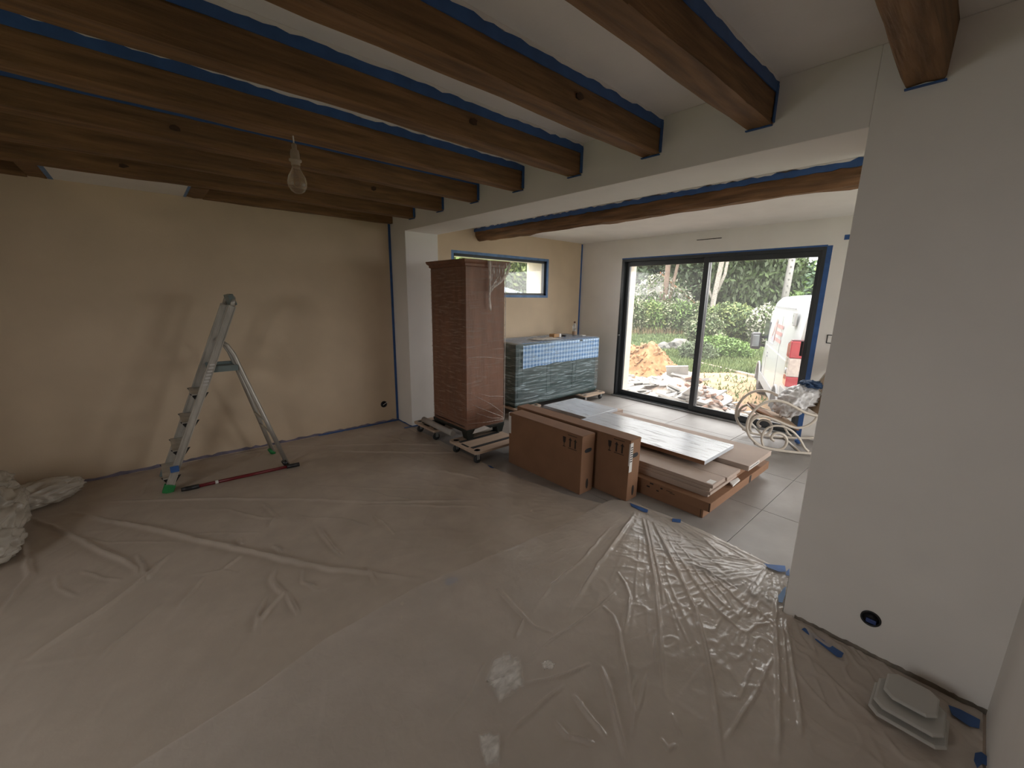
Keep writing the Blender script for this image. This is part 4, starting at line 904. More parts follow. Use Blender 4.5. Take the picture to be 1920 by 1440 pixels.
# ---- dried plaster smears on the sheet
M['smear'] = film_mat('dried_white_plaster', (.86, .83, .79), .40, .95, .32, .66, 16, (1, 2.2, 1), .7, .15, .6)
_n = M['smear'].node_tree; _ms = [x for x in _n.nodes if x.type == 'MIX_SHADER'][0]; _src = _ms.inputs[0].links[0].from_socket
_at = _n.nodes.new('ShaderNodeAttribute'); _at.attribute_name = 'thickness'; _mu = _n.nodes.new('ShaderNodeMath'); _mu.operation = 'MULTIPLY'
_n.links.new(_src, _mu.inputs[0]); _n.links.new(_at.outputs['Fac'], _mu.inputs[1]); _n.links.new(_mu.outputs[0], _ms.inputs[0])
def smear(label, pts, seed):
    rg = random.Random(seed); P = []
    n_ = len(pts)
    for i in range(n_):
        a, b = np.array(pts[i]), np.array(pts[(i+1) % n_])
        for k in range(5): q = a+(b-a)*k/5; P.append(onz(q[0]+rg.uniform(-2.5, 2.5), q[1]+rg.uniform(-2.5, 2.5), .012))
    cxy = sum(P)/len(P); V = []; R_ = 7
    for r_ in range(R_+1):
        for p_ in P: q = cxy+(p_-cxy)*(r_/R_); V.append((q[0], q[1], .0125+.0008*rg.random()))
    k_ = len(P); Q = [(r_*k_+i, r_*k_+(i+1) % k_, (r_+1)*k_+(i+1) % k_, (r_+1)*k_+i) for r_ in range(R_) for i in range(k_)]
    o = npmesh('plaster_smear', V, Q, M['smear'], None, True)
    at = o.data.attributes.new('thickness', 'FLOAT', 'POINT'); at.data.foreach_set('value', [min(1, (1-(i//k_)/R_)*3.2)*.95 for i in range(len(V))])
    return tag(o, label, 'smear')
smear('large roundish smear of dried white plaster on the glossy sheet', [(925,1232),(950,1222),(975,1232),(984,1255),(982,1288),(962,1302),(935,1322),(918,1290),(905,1275)], 1)
smear('tapering smear of dried white plaster near the large roundish one', [(894,1378),(915,1372),(940,1376),(940,1400),(935,1436),(912,1440),(900,1410)], 2)
smear('small faint smear of white plaster beside the large roundish one', [(1014,1242),(1030,1236),(1042,1244),(1036,1254),(1018,1258)], 3)
# ---- bundle of rolled-up film by the beige wall
M['bundle'] = film_mat('bunched_film', (.66, .61, .53), .55, .9, .3, .7, 4, (1, 1, 1), .22, .12, 0, .8, 10.)
def crumple(mb, c, ax, seed, sub=6, zfloor=.006):
    bm = bmesh.new(); bmesh.ops.create_icosphere(bm, subdivisions=sub, radius=1.0); V = []
    for v in bm.verts:
        n_ = v.co.normalized(); q = Vector(n_)*1.7+Vector((seed, seed*2, seed*3)); q = q+Vector((mnoise.noise(q*1.3), mnoise.noise(q*1.3+Vector((5, 0, 0))), mnoise.noise(q*1.3+Vector((0, 7, 0)))))*.9
        k = 0; amp = .34; f_ = 1.0
        for o2 in range(3): k += (1-2.2*abs(mnoise.noise(q*f_)))*amp; f_ *= 1.9; amp *= .30
        p_ = np.array(c)+sum(np.array(ax[i])*n_[i]*(.82+.55*k) for i in range(3))
        if p_[2] < zfloor: p_[2] = zfloor+.003*abs(n_[0])
        V.append(tuple(p_))
    mb.add(V, [tuple(x.index for x in f.verts) for f in bm.faces], True); bm.free()
mb = MB()
crumple(mb, (-.98, 3.95, .15), ((.24, 0, 0), (0, .55, 0), (0, 0, .21)), 2.7)
crumple(mb, (-.76, 4.44, .08), ((.24, .10, 0), (-.05, .15, 0), (0, 0, .095)), 6.2, 5)
crumple(mb, (-.90, 3.66, .09), ((.18, 0, 0), (0, .25, 0), (0, 0, .12)), 9.4, 5)
crumple(mb, (-1.0, 4.25, .25), ((.20, 0, 0), (0, .24, 0), (0, 0, .13)), 4.4, 5)
tag(mb.build('film_bundle', M['bundle']), 'crumpled bundle of gathered clear plastic film on the floor against the beige wall', 'plastic film')
# ================================================================== outside
M['lawn'] = mat('lawn_ground', (0.051, 0.078, 0.021), .9, .25, .9, bump=.4, bscale=8, col2=(0.078, 0.102, 0.036), detail=8)
M['blade'] = mat('grass_blade', (0.072, 0.12, 0.027), .7, .35, 1.2, col2=(0.12, 0.156, 0.048))
M['drygrass'] = mat('dry_grass_blade', (0.156, 0.12, 0.06), .8, .3, 2)
M['dirt'] = mat('ochre_dirt', (0.216, 0.1368, 0.072), .95, .3, 2.5, bump=.5, bscale=10, detail=8)
M['soil'] = mat('orange_clay_soil', (0.216, 0.1188, 0.054), .95, .4, 5, bump=.8, bscale=14, detail=8)
M['plaster_rub'] = mat('broken_white_plaster', (0.34, 0.3315, 0.3187), .9, .15, 6, bump=.3, bscale=20)
M['brick_rub'] = mat('pinkish_brick_rubble', (0.289, 0.187, 0.1445), .95, .3, 9, bump=.4, bscale=20)
M['rock'] = mat('grey_rock', (0.119, 0.1148, 0.102), .9, .4, 5, bump=.6, bscale=9)
M['bark'] = mat('pinkish_bark', (0.187, 0.136, 0.1062), .9, .35, 6, (5, 5, 1), bump=.4, bscale=14)
M['barkp'] = mat('pale_birch_bark', (0.255, 0.2338, 0.204), .9, .35, 5, (2, 2, 4), bump=.4, bscale=14)
M['concrete'] = mat('pole_concrete', (0.238, 0.2295, 0.2167), .9, .12, 6)
def leafmat(name, c, c2):
    m = mat(name, c, .65, .3, 1.1, col2=c2, detail=3); return m
LM = {k: leafmat('leaf_'+k, a, b) for k, a, b in (
    ('dark', (0.02604, 0.04836, 0.01773), (0.04774, 0.07905, 0.02821)), ('mid', (0.05208, 0.08835, 0.02579), (0.0868, 0.1348, 0.0403)), ('grey', (0.05642, 0.0837, 0.03627), (0.09548, 0.1302, 0.06045)),
    ('bright', (0.07812, 0.1488, 0.02821), (0.1302, 0.2139, 0.04836)), ('yellow', (0.1128, 0.1581, 0.0403), (0.2083, 0.2418, 0.0806)), ('cream', (0.1389, 0.1674, 0.0806), (0.3646, 0.372, 0.2418)), ('blossom', (0.3472, 0.3441, 0.266), (0.434, 0.4371, 0.3466)), ('blue', (0.05208, 0.093, 0.04836), (0.0868, 0.1488, 0.0806)))}
def leaves(name, blobs, n, size, mt, parent, seed, shell_=.55, droop=0.):
    g = np.random.default_rng(seed); wts = np.array([b[1][0]*b[1][1]*b[1][2] for b in blobs])**(2/3); wts = wts/wts.sum()
    k = g.choice(len(blobs), n, p=wts); cen = np.array([b[0] for b in blobs])[k]; rad = np.array([b[1] for b in blobs])[k]
    d = g.normal(size=(n, 3)); d /= np.linalg.norm(d, axis=1, keepdims=True); r = shell_+(1-shell_)*g.random(n)**.7
    r *= 1+.18*np.sin(d[:, 0]*7+cen[:, 0])*np.sin(d[:, 1]*6+1)*np.sin(d[:, 2]*5)
    P = cen+d*rad*r[:, None]
    a = g.normal(size=(n, 3)); a[:, 2] -= droop*2.5; a /= np.linalg.norm(a, axis=1, keepdims=True); b = np.cross(a, g.normal(size=(n, 3))); b /= np.linalg.norm(b, axis=1, keepdims=True)
    s = size*(.6+.8*g.random(n))[:, None]
    V = np.concatenate([P-a*s, P+b*s*.42, P+a*s, P-b*s*.42], 0); i = np.arange(n)
    V[:, 2] = np.maximum(V[:, 2], GZ+.02)
    return npmesh(name, V, np.stack([i, i+n, i+2*n, i+3*n], 1), mt, parent)
def plant(name, label, cat, x, y, blobs, n, size, lm, seed, trunk=None, group=None, extra=None, bark='bark', droop=0., shell_=.55):
    t = thing(name, label, cat, (x, y, GZ), group)
    bl = [((x+b[0], y+b[1], GZ+b[2]), b[3]) for b in blobs]
    leaves('foliage', bl, n, size, LM[lm], t, seed, shell_, droop)
    if extra: leaves('blossom' if extra[0] == 'blossom' else 'young_foliage', bl, extra[1], extra[2], LM[extra[0]], t, seed+500, .8)
    if trunk:
        for (tp, rr) in trunk: MB().tube([(x+a, y+b, GZ+c) for a, b, c in tp], rr, 8).build('trunk', M[bark], t)
    return t
# ground
rows = []
m = MB(); m.box(6.02, 75, -30, 75, GZ-.3, GZ).box(-12, 6.02, 5.2, 75, GZ-.3, GZ).box(-40, -2.95, -30, 5.2, GZ-.3, GZ).box(-2.95, 6.02, -30, -3.95, GZ-.3, GZ)
lawn = struct(m.build('ground', M['lawn'], origin=False))
def gz(u, v): p = onz(u, v, GZ); return (p[0], p[1])
m = MB(); pth = [gz(1300,684), gz(1360,695), gz(1425,712), gz(1470,722), (14.0, 1.5), (11, -2), (6.2, -2), (6.2, 5.0), (8.6, 5.6), gz(1290,712)]
m.prism([(a, b, GZ) for a, b in pth], (0, 0, .012)); struct(m.build('path', M['dirt'], origin=False))
g = MB(); a, b = np.array(gz(1304,681)), np.array(gz(1428,711))
for k in range(12):
    p, q = a+(b-a)*(k/12), a+(b-a)*((k+.96)/12); g2 = MB().bar((p[0], p[1], GZ+.03), (q[0], q[1], GZ+.03), .14, .09); o_ = g2.build('kerb_stone', mat('kerb_stone', (.30, .25, .19), .9, .2, 8) if k == 0 else KM, bevel=.01)
    KM = o_.data.materials[0]; tag(o_, 'flat tan kerb stone edging the lawn behind the dirt track', 'kerb stone', 'kerb stones along the dirt track')
# grass blades
g = np.random.default_rng(77)
def blades(name, n, region, h, mt, label, seed):
    g = np.random.default_rng(seed); pts = []
    while len(pts) < n:
        u, v = g.uniform(region[0], region[1]), g.uniform(region[2], region[3]); p = onz(u, v, GZ)
        if p[0] > 6.4: pts.append(p[:2])
    P = np.array(pts); n = len(P); a = g.uniform(0, 2*PI, n); hh = h*(.5+g.random(n)); dist = np.hypot(P[:, 0], P[:, 1]); wv = .012+.0010*dist
    dx, dy = np.cos(a)*wv, np.sin(a)*wv; lean = g.normal(size=(n, 2))*.05
    V = np.concatenate([np.stack([P[:, 0]-dx, P[:, 1]-dy, np.full(n, GZ-.01)], 1), np.stack([P[:, 0]+dx, P[:, 1]+dy, np.full(n, GZ-.01)], 1), np.stack([P[:, 0]+lean[:, 0], P[:, 1]+lean[:, 1], GZ+hh], 1)], 0)
    i = np.arange(n); o = npmesh(name, V, np.stack([i, i+n, i+2*n], 1), mt); stuff(o); o['label'] = label; o['category'] = 'grass'; return o
blades('lawn_grass', 26000, (1150, 1560, 622, 700), .13, M['blade'], 'fresh green grass of the lawn behind the rubble heap', 3)
blades('dry_grass', 2600, (1150, 1460, 619, 628), .35, M['drygrass'], 'band of tall dry reddish grass at the foot of the hedge', 4)
blades('track_weeds', 320, (1320, 1440, 705, 760), .10, M['blade'], 'sparse weeds growing on the dirt track', 5)

# ---- rubble heap
def rub_h(x, y):
    yy = [1.9, 2.6, 2.9, 3.3, 3.74, 4.15, 4.5, 5.1, 5.7, 6.4]; zz = [-.60, -.57, -.48, -.22, .0, .10, -.12, -.27, -.45, -.60]
    sc_ = (x/8.3); yv_ = y/sc_
    base = np.interp(yv_, yy, zz); fall = math.exp(-((x-8.25)/(1.15 if x < 8.25 else .8))**2)
    return GZ+(base-GZ)*fall
V = []; Q = []; nx, ny = 46, 60
for j in range(ny+1):
    for i in range(nx+1):
        x = 6.3+4.0*i/nx; y = 1.7+5.0*j/ny; V.append((x, y, max(GZ-.02, rub_h(x, y)-.06+.05*mnoise.noise(Vector((x*4, y*4, 0))))))
for j in range(ny):
    for i in range(nx): Q.append((j*(nx+1)+i, j*(nx+1)+i+1, (j+1)*(nx+1)+i+1, (j+1)*(nx+1)+i))
o_ = npmesh('rubble_fines', V, Q, mat('rubble_dust', (.36, .33, .30), .95, .2, 8, bump=.8, bscale=18, col2=(.36, .27, .22)), None, False); stuff(o_); o_['label'] = 'pale dusty fines of the rubble heap outside the sliding door'; o_['category'] = 'rubble'
rg = random.Random(21)
def slab_mesh(seed):
    r2 = random.Random(seed); n_ = r2.choice([4, 4, 5, 6]); mb = MB(); ang = sorted(r2.uniform(0, 2*PI) for _ in range(n_)) if n_ > 4 else [PI/4+k*PI/2+r2.uniform(-.25, .25) for k in range(4)]
    poly = [(.5*math.cos(a)*r2.uniform(.8, 1.2), .36*math.sin(a)*r2.uniform(.8, 1.2), -.05) for a in ang]
    mb.prism(poly, (0, 0, .10)); me = bpy.data.meshes.new('slab'); me.from_pydata(mb.v, [], mb.f); me.update(); me.materials.append(M['plaster_rub']); return me
slabs = [slab_mesh(k) for k in range(10)]
bricks = []
for k in range(3):
    mb = MB().box(-.5, .5, -.32, .32, -.2, .2); me = bpy.data.meshes.new('brick_piece'); me.from_pydata(mb.v, [], mb.f); me.update(); me.materials.append(M['brick_rub']); bricks.append(me)
def chunk(me, nm, lab, cat, grp, x, y, z, s, rot, hs=1.):
    o = bpy.data.objects.new(nm, me); C.objects.link(o); o.location = (x, y, z); o.scale = (s, s, s*hs); o.rotation_euler = rot; tag(o, lab, cat, grp); return o
for k in range(170):
    while True:
        x = rg.gauss(8.0, .65); y = rg.uniform(2.4, 5.9)*x/8.3; h_ = rub_h(x, y)
        if 6.7 < x < 9.8 and h_ > GZ+.03: break
    big = rg.random() < .3
    s = rg.uniform(.34, .62) if big else rg.uniform(.10, .28)
    chunk(rg.choice(slabs), 'plaster_chunk', 'broken white plaster slab in the rubble heap outside the sliding door', 'rubble', 'plaster slabs of the rubble heap', x, y, h_-.02+.02*rg.random(), s, (rg.uniform(-.5, .5), rg.uniform(-.5, .3), rg.uniform(0, PI)), rg.uniform(.5, 1.1))
for k in range(60):
    x = rg.gauss(7.9, .5); y = (rg.gauss(3.75, .25) if k % 2 else rg.gauss(3.0, .35))*x/8.3; h_ = rub_h(x, y)
    chunk(rg.choice(bricks), 'brick_piece', 'pinkish brick fragment lying among the white slabs of the rubble heap', 'rubble', 'brick fragments of the rubble heap', x, y, max(h_, GZ)+.02, rg.uniform(.07, .15), (rg.uniform(-.6, .6), rg.uniform(-.6, .6), rg.uniform(0, PI)))
# larger slabs that show singly
for (lab, u, v, d, sx_, sy_, rot) in (
    ('upright square white slab at the crest of the rubble heap', 1270, 700, 8.1, .42, .36, (1.15, .1, 2.0)),
    ('long white slab leaning down the face of the rubble heap', 1290, 742, 7.4, .70, .24, (.5, .55, .9)),
    ('wide flat white slab at the foot of the rubble heap', 1235, 752, 7.2, .66, .42, (.12, -.15, .4)),
    ('big flat white slab below the crest of the rubble heap', 1262, 722, 7.7, .62, .36, (.45, -.3, .7)),
    ('long flat grey white slab on the shoulder of the rubble heap', 1203, 716, 8.0, .74, .25, (.15, .1, 2.35))):
    p = onplane(u, v, np.array([1., 0, 0]), d); o_ = MB().box(-sx_/2, sx_/2, -sy_/2, sy_/2, -.02, .02).build('plaster_chunk', M['plaster_rub'], bevel=.004, seg=1, local=True); o_.location = p; o_.rotation_euler = rot; tag(o_, lab, 'rubble')
# ---- clay mound
V = []; Q = []; nx, ny = 60, 60; MXc, MYc = 10.4, 6.25
for j in range(ny+1):
    for i in range(nx+1):
        x = MXc-1.7+3.4*i/nx; y = MYc-2.2+4.4*j/ny
        h_ = .80*math.exp(-((x-10.3)/.62)**2-((y-5.72)/.55)**2)+.62*math.exp(-((x-10.35)/.75)**2-((y-6.65)/.75)**2)+.3*math.exp(-((x-10.4)/.8)**2-((y-7.4)/.7)**2)
        h_ *= 1+.30*mnoise.noise(Vector((x*3.2, y*3.2, 2)))+.2*mnoise.noise(Vector((x*8, y*8, 5)))
        V.append((x, y, GZ-.02+h_))
for j in range(ny):
    for i in range(nx): Q.append((j*(nx+1)+i, j*(nx+1)+i+1, (j+1)*(nx+1)+i+1, (j+1)*(nx+1)+i))
t = thing('clay_mound', 'heap of orange brown clay soil behind the rubble on the lawn', 'soil heap', (MXc, MYc, GZ)); npmesh('soil', V, Q, M['soil'], t, False)
g = np.random.default_rng(8); mb = MB(); Va = np.array(V); hi = np.where(Va[:, 2] > GZ+.06)[0]
for k in range(420):
    p = Va[g.choice(hi)]; s = g.uniform(.02, .07); A = g.normal(size=(3, 3)); A, _ = np.linalg.qr(A); mb.obox(p, A[0]*s, A[1]*s*.8, A[2]*s*.6)
stuff(mb.build('clods', M['soil'], t))
# ---- grey rocks on the lawn
bxy = gz(1283, 657); rg = random.Random(3)
for k in range(9):
    s = rg.uniform(.25, .55); x, y = bxy[0]+rg.uniform(-.6, .6), bxy[1]+rg.uniform(-.9, .9)
    o_ = blob('r', (x, y, GZ+s*.38), ((s, 0, 0), (0, s*.9, 0), (0, 0, s*.62)), k*1.7+.3, None, .5, 1.3, 2).build('field_rock', M['rock']); tag(o_, 'grey weathered rock in the low pile on the lawn', 'rock', 'rocks piled on the lawn')
    for p_ in o_.data.polygons: p_.use_smooth = False
# ---- hedge, shrubs, trees
rg = random.Random(31)
for k, (pxx, d_, h_, lm) in enumerate(((1150, 27, 1.9, 'cream'), (1190, 27, 2.0, 'cream'), (1222, 27.5, 1.95, 'yellow'), (1252, 28, 1.9, 'cream'), (1282, 28, 1.95, 'mid'), (1310, 28.5, 1.9, 'cream'))):
    x, y = gpos(pxx, d_); plant('hedge_shrub', 'leafy hedge shrub with cream tipped leaves in the row behind the lawn', 'shrub', x, y, [(0, 0, h_*.5, (.95, .95, h_*.55)), (.3, .5, h_*.72, (.6, .6, .5))], 1700, .10, 'mid' if lm != 'yellow' else 'bright', k+60, group='shrubs of the hedge row', extra=(lm if lm in ('cream', 'yellow') else 'bright', 800, .09))
x, y = gpos(1375, 25); plant('rounded_bush', 'big rounded yellow green bush on the lawn before the willows', 'bush', x, y, [(0, 0, .9, (1.35, 1.35, 1.05)), (.3, .6, 1.2, (.8, .8, .7)), (-.4, -.8, 1.0, (.8, .8, .8))], 4200, .11, 'mid', 81, extra=('yellow', 1700, .10))
x, y = gpos(1326, 22.0); plant('leafy_bush', 'bush with cream tipped leaves beside the big rounded bush', 'bush', x, y, [(0, 0, .7, (.9, .9, .8))], 2000, .09, 'mid', 82, extra=('cream', 900, .09))
x, y = gpos(1362, 17.5); plant('low_shrub', 'low bright green shrub growing in the grass by the rocks', 'shrub', x, y, [(0, 0, .35, (.75, .9, .45)), (.3, -.5, .3, (.6, .6, .35))], 2600, .07, 'bright', 83)
x, y = gpos(1318, 16.2); plant('low_shrub', 'low grey green shrub growing in the grass next to the rocks', 'shrub', x, y, [(0, 0, .3, (.5, .7, .4))], 1500, .06, 'grey', 84)
x, y = gpos(1441, 23); plant('blossom_bush', 'bush covered in white blossom beside the van', 'bush', x, y, [(0, 0, .95, (.75, .75, .95))], 1500, .09, 'mid', 85, extra=('blossom', 1100, .09))
# white house with an orange roof
hx, hy = gpos(1236, 33.5); hz = math.atan2(hy, hx)
HO = thing('house', 'white gabled house with an orange tiled roof among the trees', 'house', (hx, hy, GZ), rotz=hz)
g = MB().prism([(0, -2.6, 0), (0, 2.2, 0), (0, 2.2, 1.7), (0, .0, 3.9), (0, -2.6, 1.7)], (3.4, 0, 0)); g.build('walls', mat('white_house_render', (.34, .33, .32), .9, .06, 3), HO, local=True)
g = MB().prism([(-.2, .1, 4.08), (-.2, -3.0, 1.45), (-.2, -3.0, 1.32), (-.2, .1, 3.93)], (3.8, 0, 0)); g.build('roof', mat('orange_roof_tiles', (.32, .14, .07), .9, .25, 9), HO, local=True)
MB().prism([(-.2, -.1, 4.08), (-.2, 2.5, 1.55), (-.2, 2.5, 1.42), (-.2, -.1, 3.93)], (3.8, 0, 0)).build('roof', HO.children[1].data.materials[0], HO, local=True)
for yy in (-1.3, .6): MB().box(-.03, .02, yy, yy+.7, 1.0, 2.1).build('window', M['dark'], HO, local=True)
x, y = gpos(1238, 30.8); plant('leafy_tree', 'thin leafed tree veiling the white gable of the house', 'tree', x, y, [(0, 0, 2.6, (1.0, 2.0, 1.2)), (0, .9, 1.9, (.9, 1.2, .8)), (0, -1.2, 1.9, (.9, 1.2, .9))], 800, .12, 'mid', 88, [([(0, 0, 0), (0, 0, 2.6)], .07)], extra=('blossom', 900, .12))
# trunks and crowns
def tree(name, label, pxx, d_, crown, n, size, lm, seed, trunk, group=None, bark='bark', droop=0., extra=None):
    x, y = gpos(pxx, d_); return plant(name, label, 'tree', x, y, crown, n, size, lm, seed, trunk, group, extra, bark, droop)
tree('pine_tree', 'tree with a pair of pinkish bare stems rising behind the hedge', 1247, 30, [(0, 0, 7.2, (1.7, 1.6, 1.8)), (.3, .2, 5.9, (1.2, 1.3, 1.0))], 4000, .20, 'mid', 101, [([(0, 0, 0), (.0, .02, 2.5), (-.05, -.04, 5), (0, 0, 7)], .17), ([(.1, -.12, .8), (.2, -.35, 3), (.2, -.75, 5.5), (.3, -.9, 7)], .10)])
tree('birch_tree', 'birch with a pale trunk forking into three thin stems', 1338, 28, [(0, -.2, 7.4, (1.4, 1.4, 1.6)), (.1, -.4, 6.3, (1.0, 1.2, 1.0))], 3400, .16, 'grey', 102, [([(0, 0, 0), (0, 0, 1.9), (0, -.12, 3.2), (0, -.30, 5.0), (0, -.4, 7)], .15), ([(0, 0, 2.0), (0, .35, 2.7), (0, .42, 4.0), (0, .45, 7)], .08), ([(0, -.05, 2.2), (.1, -.45, 3.6), (.1, -.7, 7)], .09)], bark='barkp', droop=.6)
tree('willow_tree', 'drooping grey green willow right of the birch', 1395, 32, [(0, 0, 4.2, (2.2, 2.5, 3.4)), (0, -1.4, 3.6, (1.8, 1.8, 2.9)), (.5, 1.3, 4.0, (1.6, 1.7, 3.0))], 12000, .20, 'grey', 103, [([(0, 0, 0), (.1, 0, 3), (0, .1, 5)], .16)], droop=1.2, extra=('mid', 5000, .2), bark='barkp')
tree('willow_tree', 'drooping mid green willow in front of which the concrete pole stands', 1452, 37.5, [(0, 0, 3.0, (2.0, 2.0, 2.4)), (0, -1.2, 2.6, (1.5, 1.6, 2.0)), (0, .8, 3.8, (1.4, 1.4, 2.3))], 9000, .20, 'mid', 104, [([(0, 0, 0), (.1, 0, 2.5), (0, .1, 4)], .14)], droop=1.0, extra=('grey', 3500, .2))
tree('round_tree', 'fresh bluish green tree behind the van', 1530, 33, [(0, 0, 2.5, (2.4, 2.4, 1.9)), (0, .9, 3.2, (1.3, 1.4, 1.2)), (0, -1.4, 2.2, (1.6, 1.6, 1.5))], 7000, .19, 'blue', 105, [([(0, 0, 0), (0, 0, 2.5)], .14)], extra=('bright', 2500, .18))
tree('round_tree', 'bright yellow green tree between the concrete pole and the van roof', 1490, 30, [(0, 0, 1.5, (.9, .9, 1.1))], 2200, .13, 'bright', 106, [([(0, 0, 0), (0, 0, 1.3)], .08)])
def belt(dist, offs, px0, px1, gap, seed0):
    k = 0; az = math.atan2(*gpos(px0, 1)[::-1])-offs/dist; end = math.atan2(*gpos(px1, 1)[::-1])
    while az > end:
        lm = 'dark' if (k+seed0) % 3 else 'mid'; x, y = dist*math.cos(az), dist*math.sin(az); s = 1.0 if dist > 44 else .93
        hh = 1.0 if az > math.atan2(*gpos(1440, 1)[::-1]) else .30
        cr_ = [(0, 0, 3.0*hh, (2.5*s, 2.5*s, 3.0*hh)), (.2, .3, 6.6*hh, (2.3*s, 2.3*s, 3.2*hh)), (-.2, -.3, 9.4*hh, (1.7*s, 1.7*s, 2.0*hh))]
        plant('backdrop_tree', '%s %s green tree in the %s row of the belt behind the garden' % ('tall' if hh == 1 else 'low', lm, 'nearer' if dist < 44 else 'farther'), 'tree', x, y, cr_, 6500 if hh == 1 else 4000, .30, lm, seed0+k, [([(0, 0, 0), (0, 0, 7*hh)], .2)], 'belt of trees behind the garden')
        az -= gap/dist; k += 1
belt(41.5, 0, 1060, 1690, 5.6, 210); belt(49, 2.8, 1050, 1690, 5.7, 240); belt(58, 1.2, 1040, 1440, 5.6, 270)
for k, (pxx, d_, lm) in enumerate(((850, 26, 'mid'), (878, 19.5, 'yellow'), (925, 30, 'grey'), (960, 22.5, 'mid'), (1000, 28, 'grey'), (1045, 25, 'mid'))):
    tree('side_tree', {'mid': 'mid green tree seen through the small window', 'yellow': 'yellow green tree seen through the small window', 'grey': 'grey green tree seen through the small window'}[lm], pxx, d_,
         [(0, 0, 2.4, (1.55, 1.55, 1.6)), (.2, .2, 4.2, (1.5, 1.5, 1.8)), (-.1, -.2, 6.0, (1.2, 1.2, 1.6))], 3800, .17, lm if lm != 'yellow' else 'bright', 150+k, [([(0, 0, 0), (0, 0, 5)], .14)], 'trees beside the house', extra=('yellow', 1200, .16))
sx0, sy0 = gpos(972, 15); SH = thing('shed', 'shed with a pale blue sheet roof seen through the small window', 'shed', (sx0, sy0, GZ), rotz=.6)
MB().box(-1.2, 1.2, -1.2, 1.2, 0, 1.9).build('walls', mat('pale_shed_wall', (.16, .17, .18), .9, .1, 4), SH, local=True)
g = MB()
for k in range(16): g.prism([(-1.4+k*.175, -1.45, 1.78), (-1.4+k*.175+.165, -1.45, 1.78), (-1.4+k*.175+.165, 1.45, 2.62), (-1.4+k*.175, 1.45, 2.62)], (0, 0, .04))
g.build('sheet_roof', mat('pale_blue_sheet', (.15, .20, .26), .5, .08, 4), SH, local=True)
for k, (pxx, d_) in enumerate(((962, 12.0), (1005, 12.6))):
    x, y = gpos(pxx, d_); plant('side_shrub', 'grey green shrub before the blue roofed shed', 'shrub', x, y, [(0, 0, 1.6, (.45, .45, .7)), (.2, .1, .7, (.5, .5, .7))], 900, .08, 'grey', 170+k, [([(0, 0, 0), (0, 0, 1.5)], .04)], 'shrubs by the shed')
# concrete pole
x, y = gpos(1468, 29); PL = thing('utility_pole', 'pale notched concrete utility pole leaning a little above the van', 'pole', (x, y, GZ))
lx, ly = -.10, -.28
g = MB(); H_ = 7.0
g.tube([(x, y, GZ), (x+lx, y+ly, GZ+H_)], [.22, .15], 4); g.build('shaft', M['concrete'], PL)
g = MB()
for k in range(18):
    f_ = k/18; g.obox((x+lx*f_-.16*math.cos(.3)*(1-.25*f_), y+ly*f_-.05, GZ+.5+f_*6.3), (.03, .0, 0), (0, .06, 0), (0, 0, .04))
g.build('notches', mat('pole_notch', (.12, .115, .11), .9), PL)

# ---- white van
ang = math.atan2(1.58, 3.66)
VN = thing('van', 'white delivery van with faded red lettering parked on the dirt track outside', 'van', (6.95, 1.745, GZ), rotz=ang-.012)
M['vanw'] = mat('white_van_paint', (.38, .39, .40), .3, .04, 2, coat=.2)
M['vanlow'] = mat('dusty_van_paint', (.50, .49, .45), .5, .08, 3)
M['bump'] = mat('grey_bumper_plastic', (.20, .205, .21), .6, .1, 6)
M['tyre'] = mat('tyre_rubber', (.025, .025, .026), .8, .15, 20)
M['steel'] = mat('wheel_steel', (.30, .30, .31), .4, .1, 8, metal=.6)
M['redl'] = mat('red_lens', (.36, .012, .03), .15, .15, 12, coat=.5)
M['clearl'] = mat('clear_lens', (.50, .44, .42), .15, .15, 25, coat=.5)
M['vglass'] = mat('van_glass', (.02, .025, .03), .1, .1, 4)
# body: loft of rounded sections along the length; left side at y = 0
st = [(0.0, .06, 2.19, .50), (.06, .02, 2.23, .42), (.25, 0, 2.25, .40), (1.6, 0, 2.26, .38), (3.1, 0, 2.25, .38), (3.45, .01, 2.20, .38), (3.75, .03, 1.98, .38), (4.15, .06, 1.52, .38), (4.35, .08, 1.28, .36), (4.75, .14, 1.08, .34), (4.93, .24, .86, .34), (4.98, .32, .72, .36)]
W_ = 2.05; secs = []
for (x, ins, zt_, zb2) in st:
    y0, y1 = -ins, -W_+ins; h_ = zt_-zb2; tum = .10 if x < 3.8 else .06
    L = [(y0-.05, zb2), (y0, zb2+.10), (y0, zb2+h_*.45), (y0-.012, zb2+h_*.62), (y0-.05, zb2+h_*.82), (y0-tum, zb2+h_*.945), (y0-tum-.07, zb2+h_*.985), (y0-tum-.22, zt_)]
    secs.append([(x, a, b) for a, b in L]+[(x, y1+(y0-a), b) for a, b in L[::-1]])
q = len(secs[0]); vs = sum(secs, []); fs = [(i*q+k, i*q+(k+1) % q, (i+1)*q+(k+1) % q, (i+1)*q+k) for i in range(len(secs)-1) for k in range(q)]+[tuple(range(q))[::-1], tuple((len(secs)-1)*q+k for k in range(q))]
mb = MB(); mb.add(vs, fs, True); bo = mb.build('body', M['vanw'], VN, local=True)
es = bo.modifiers.new('edges', 'EDGE_SPLIT'); es.split_angle = math.radians(38)
g = MB().box(1.45, 3.55, -.002, .012, .40, .60); g.build('side_trim', M['bump'], VN, bevel=.006, local=True)
g = MB().box(-.06, .10, -W_+.02, -.02, .40, .86).box(.0, .60, -.06, .008, .40, .86); bu = g.build('rear_bumper', M['bump'], VN, bevel=.03, seg=3, local=True)
MB().box(-.064, -.055, -.36, -.20, .46, .53).build('reflector', M['redl'], bu, local=True)
MB().box(.12, .20, .006, .012, .46, .53).build('reflector', M['redl'], bu, local=True)
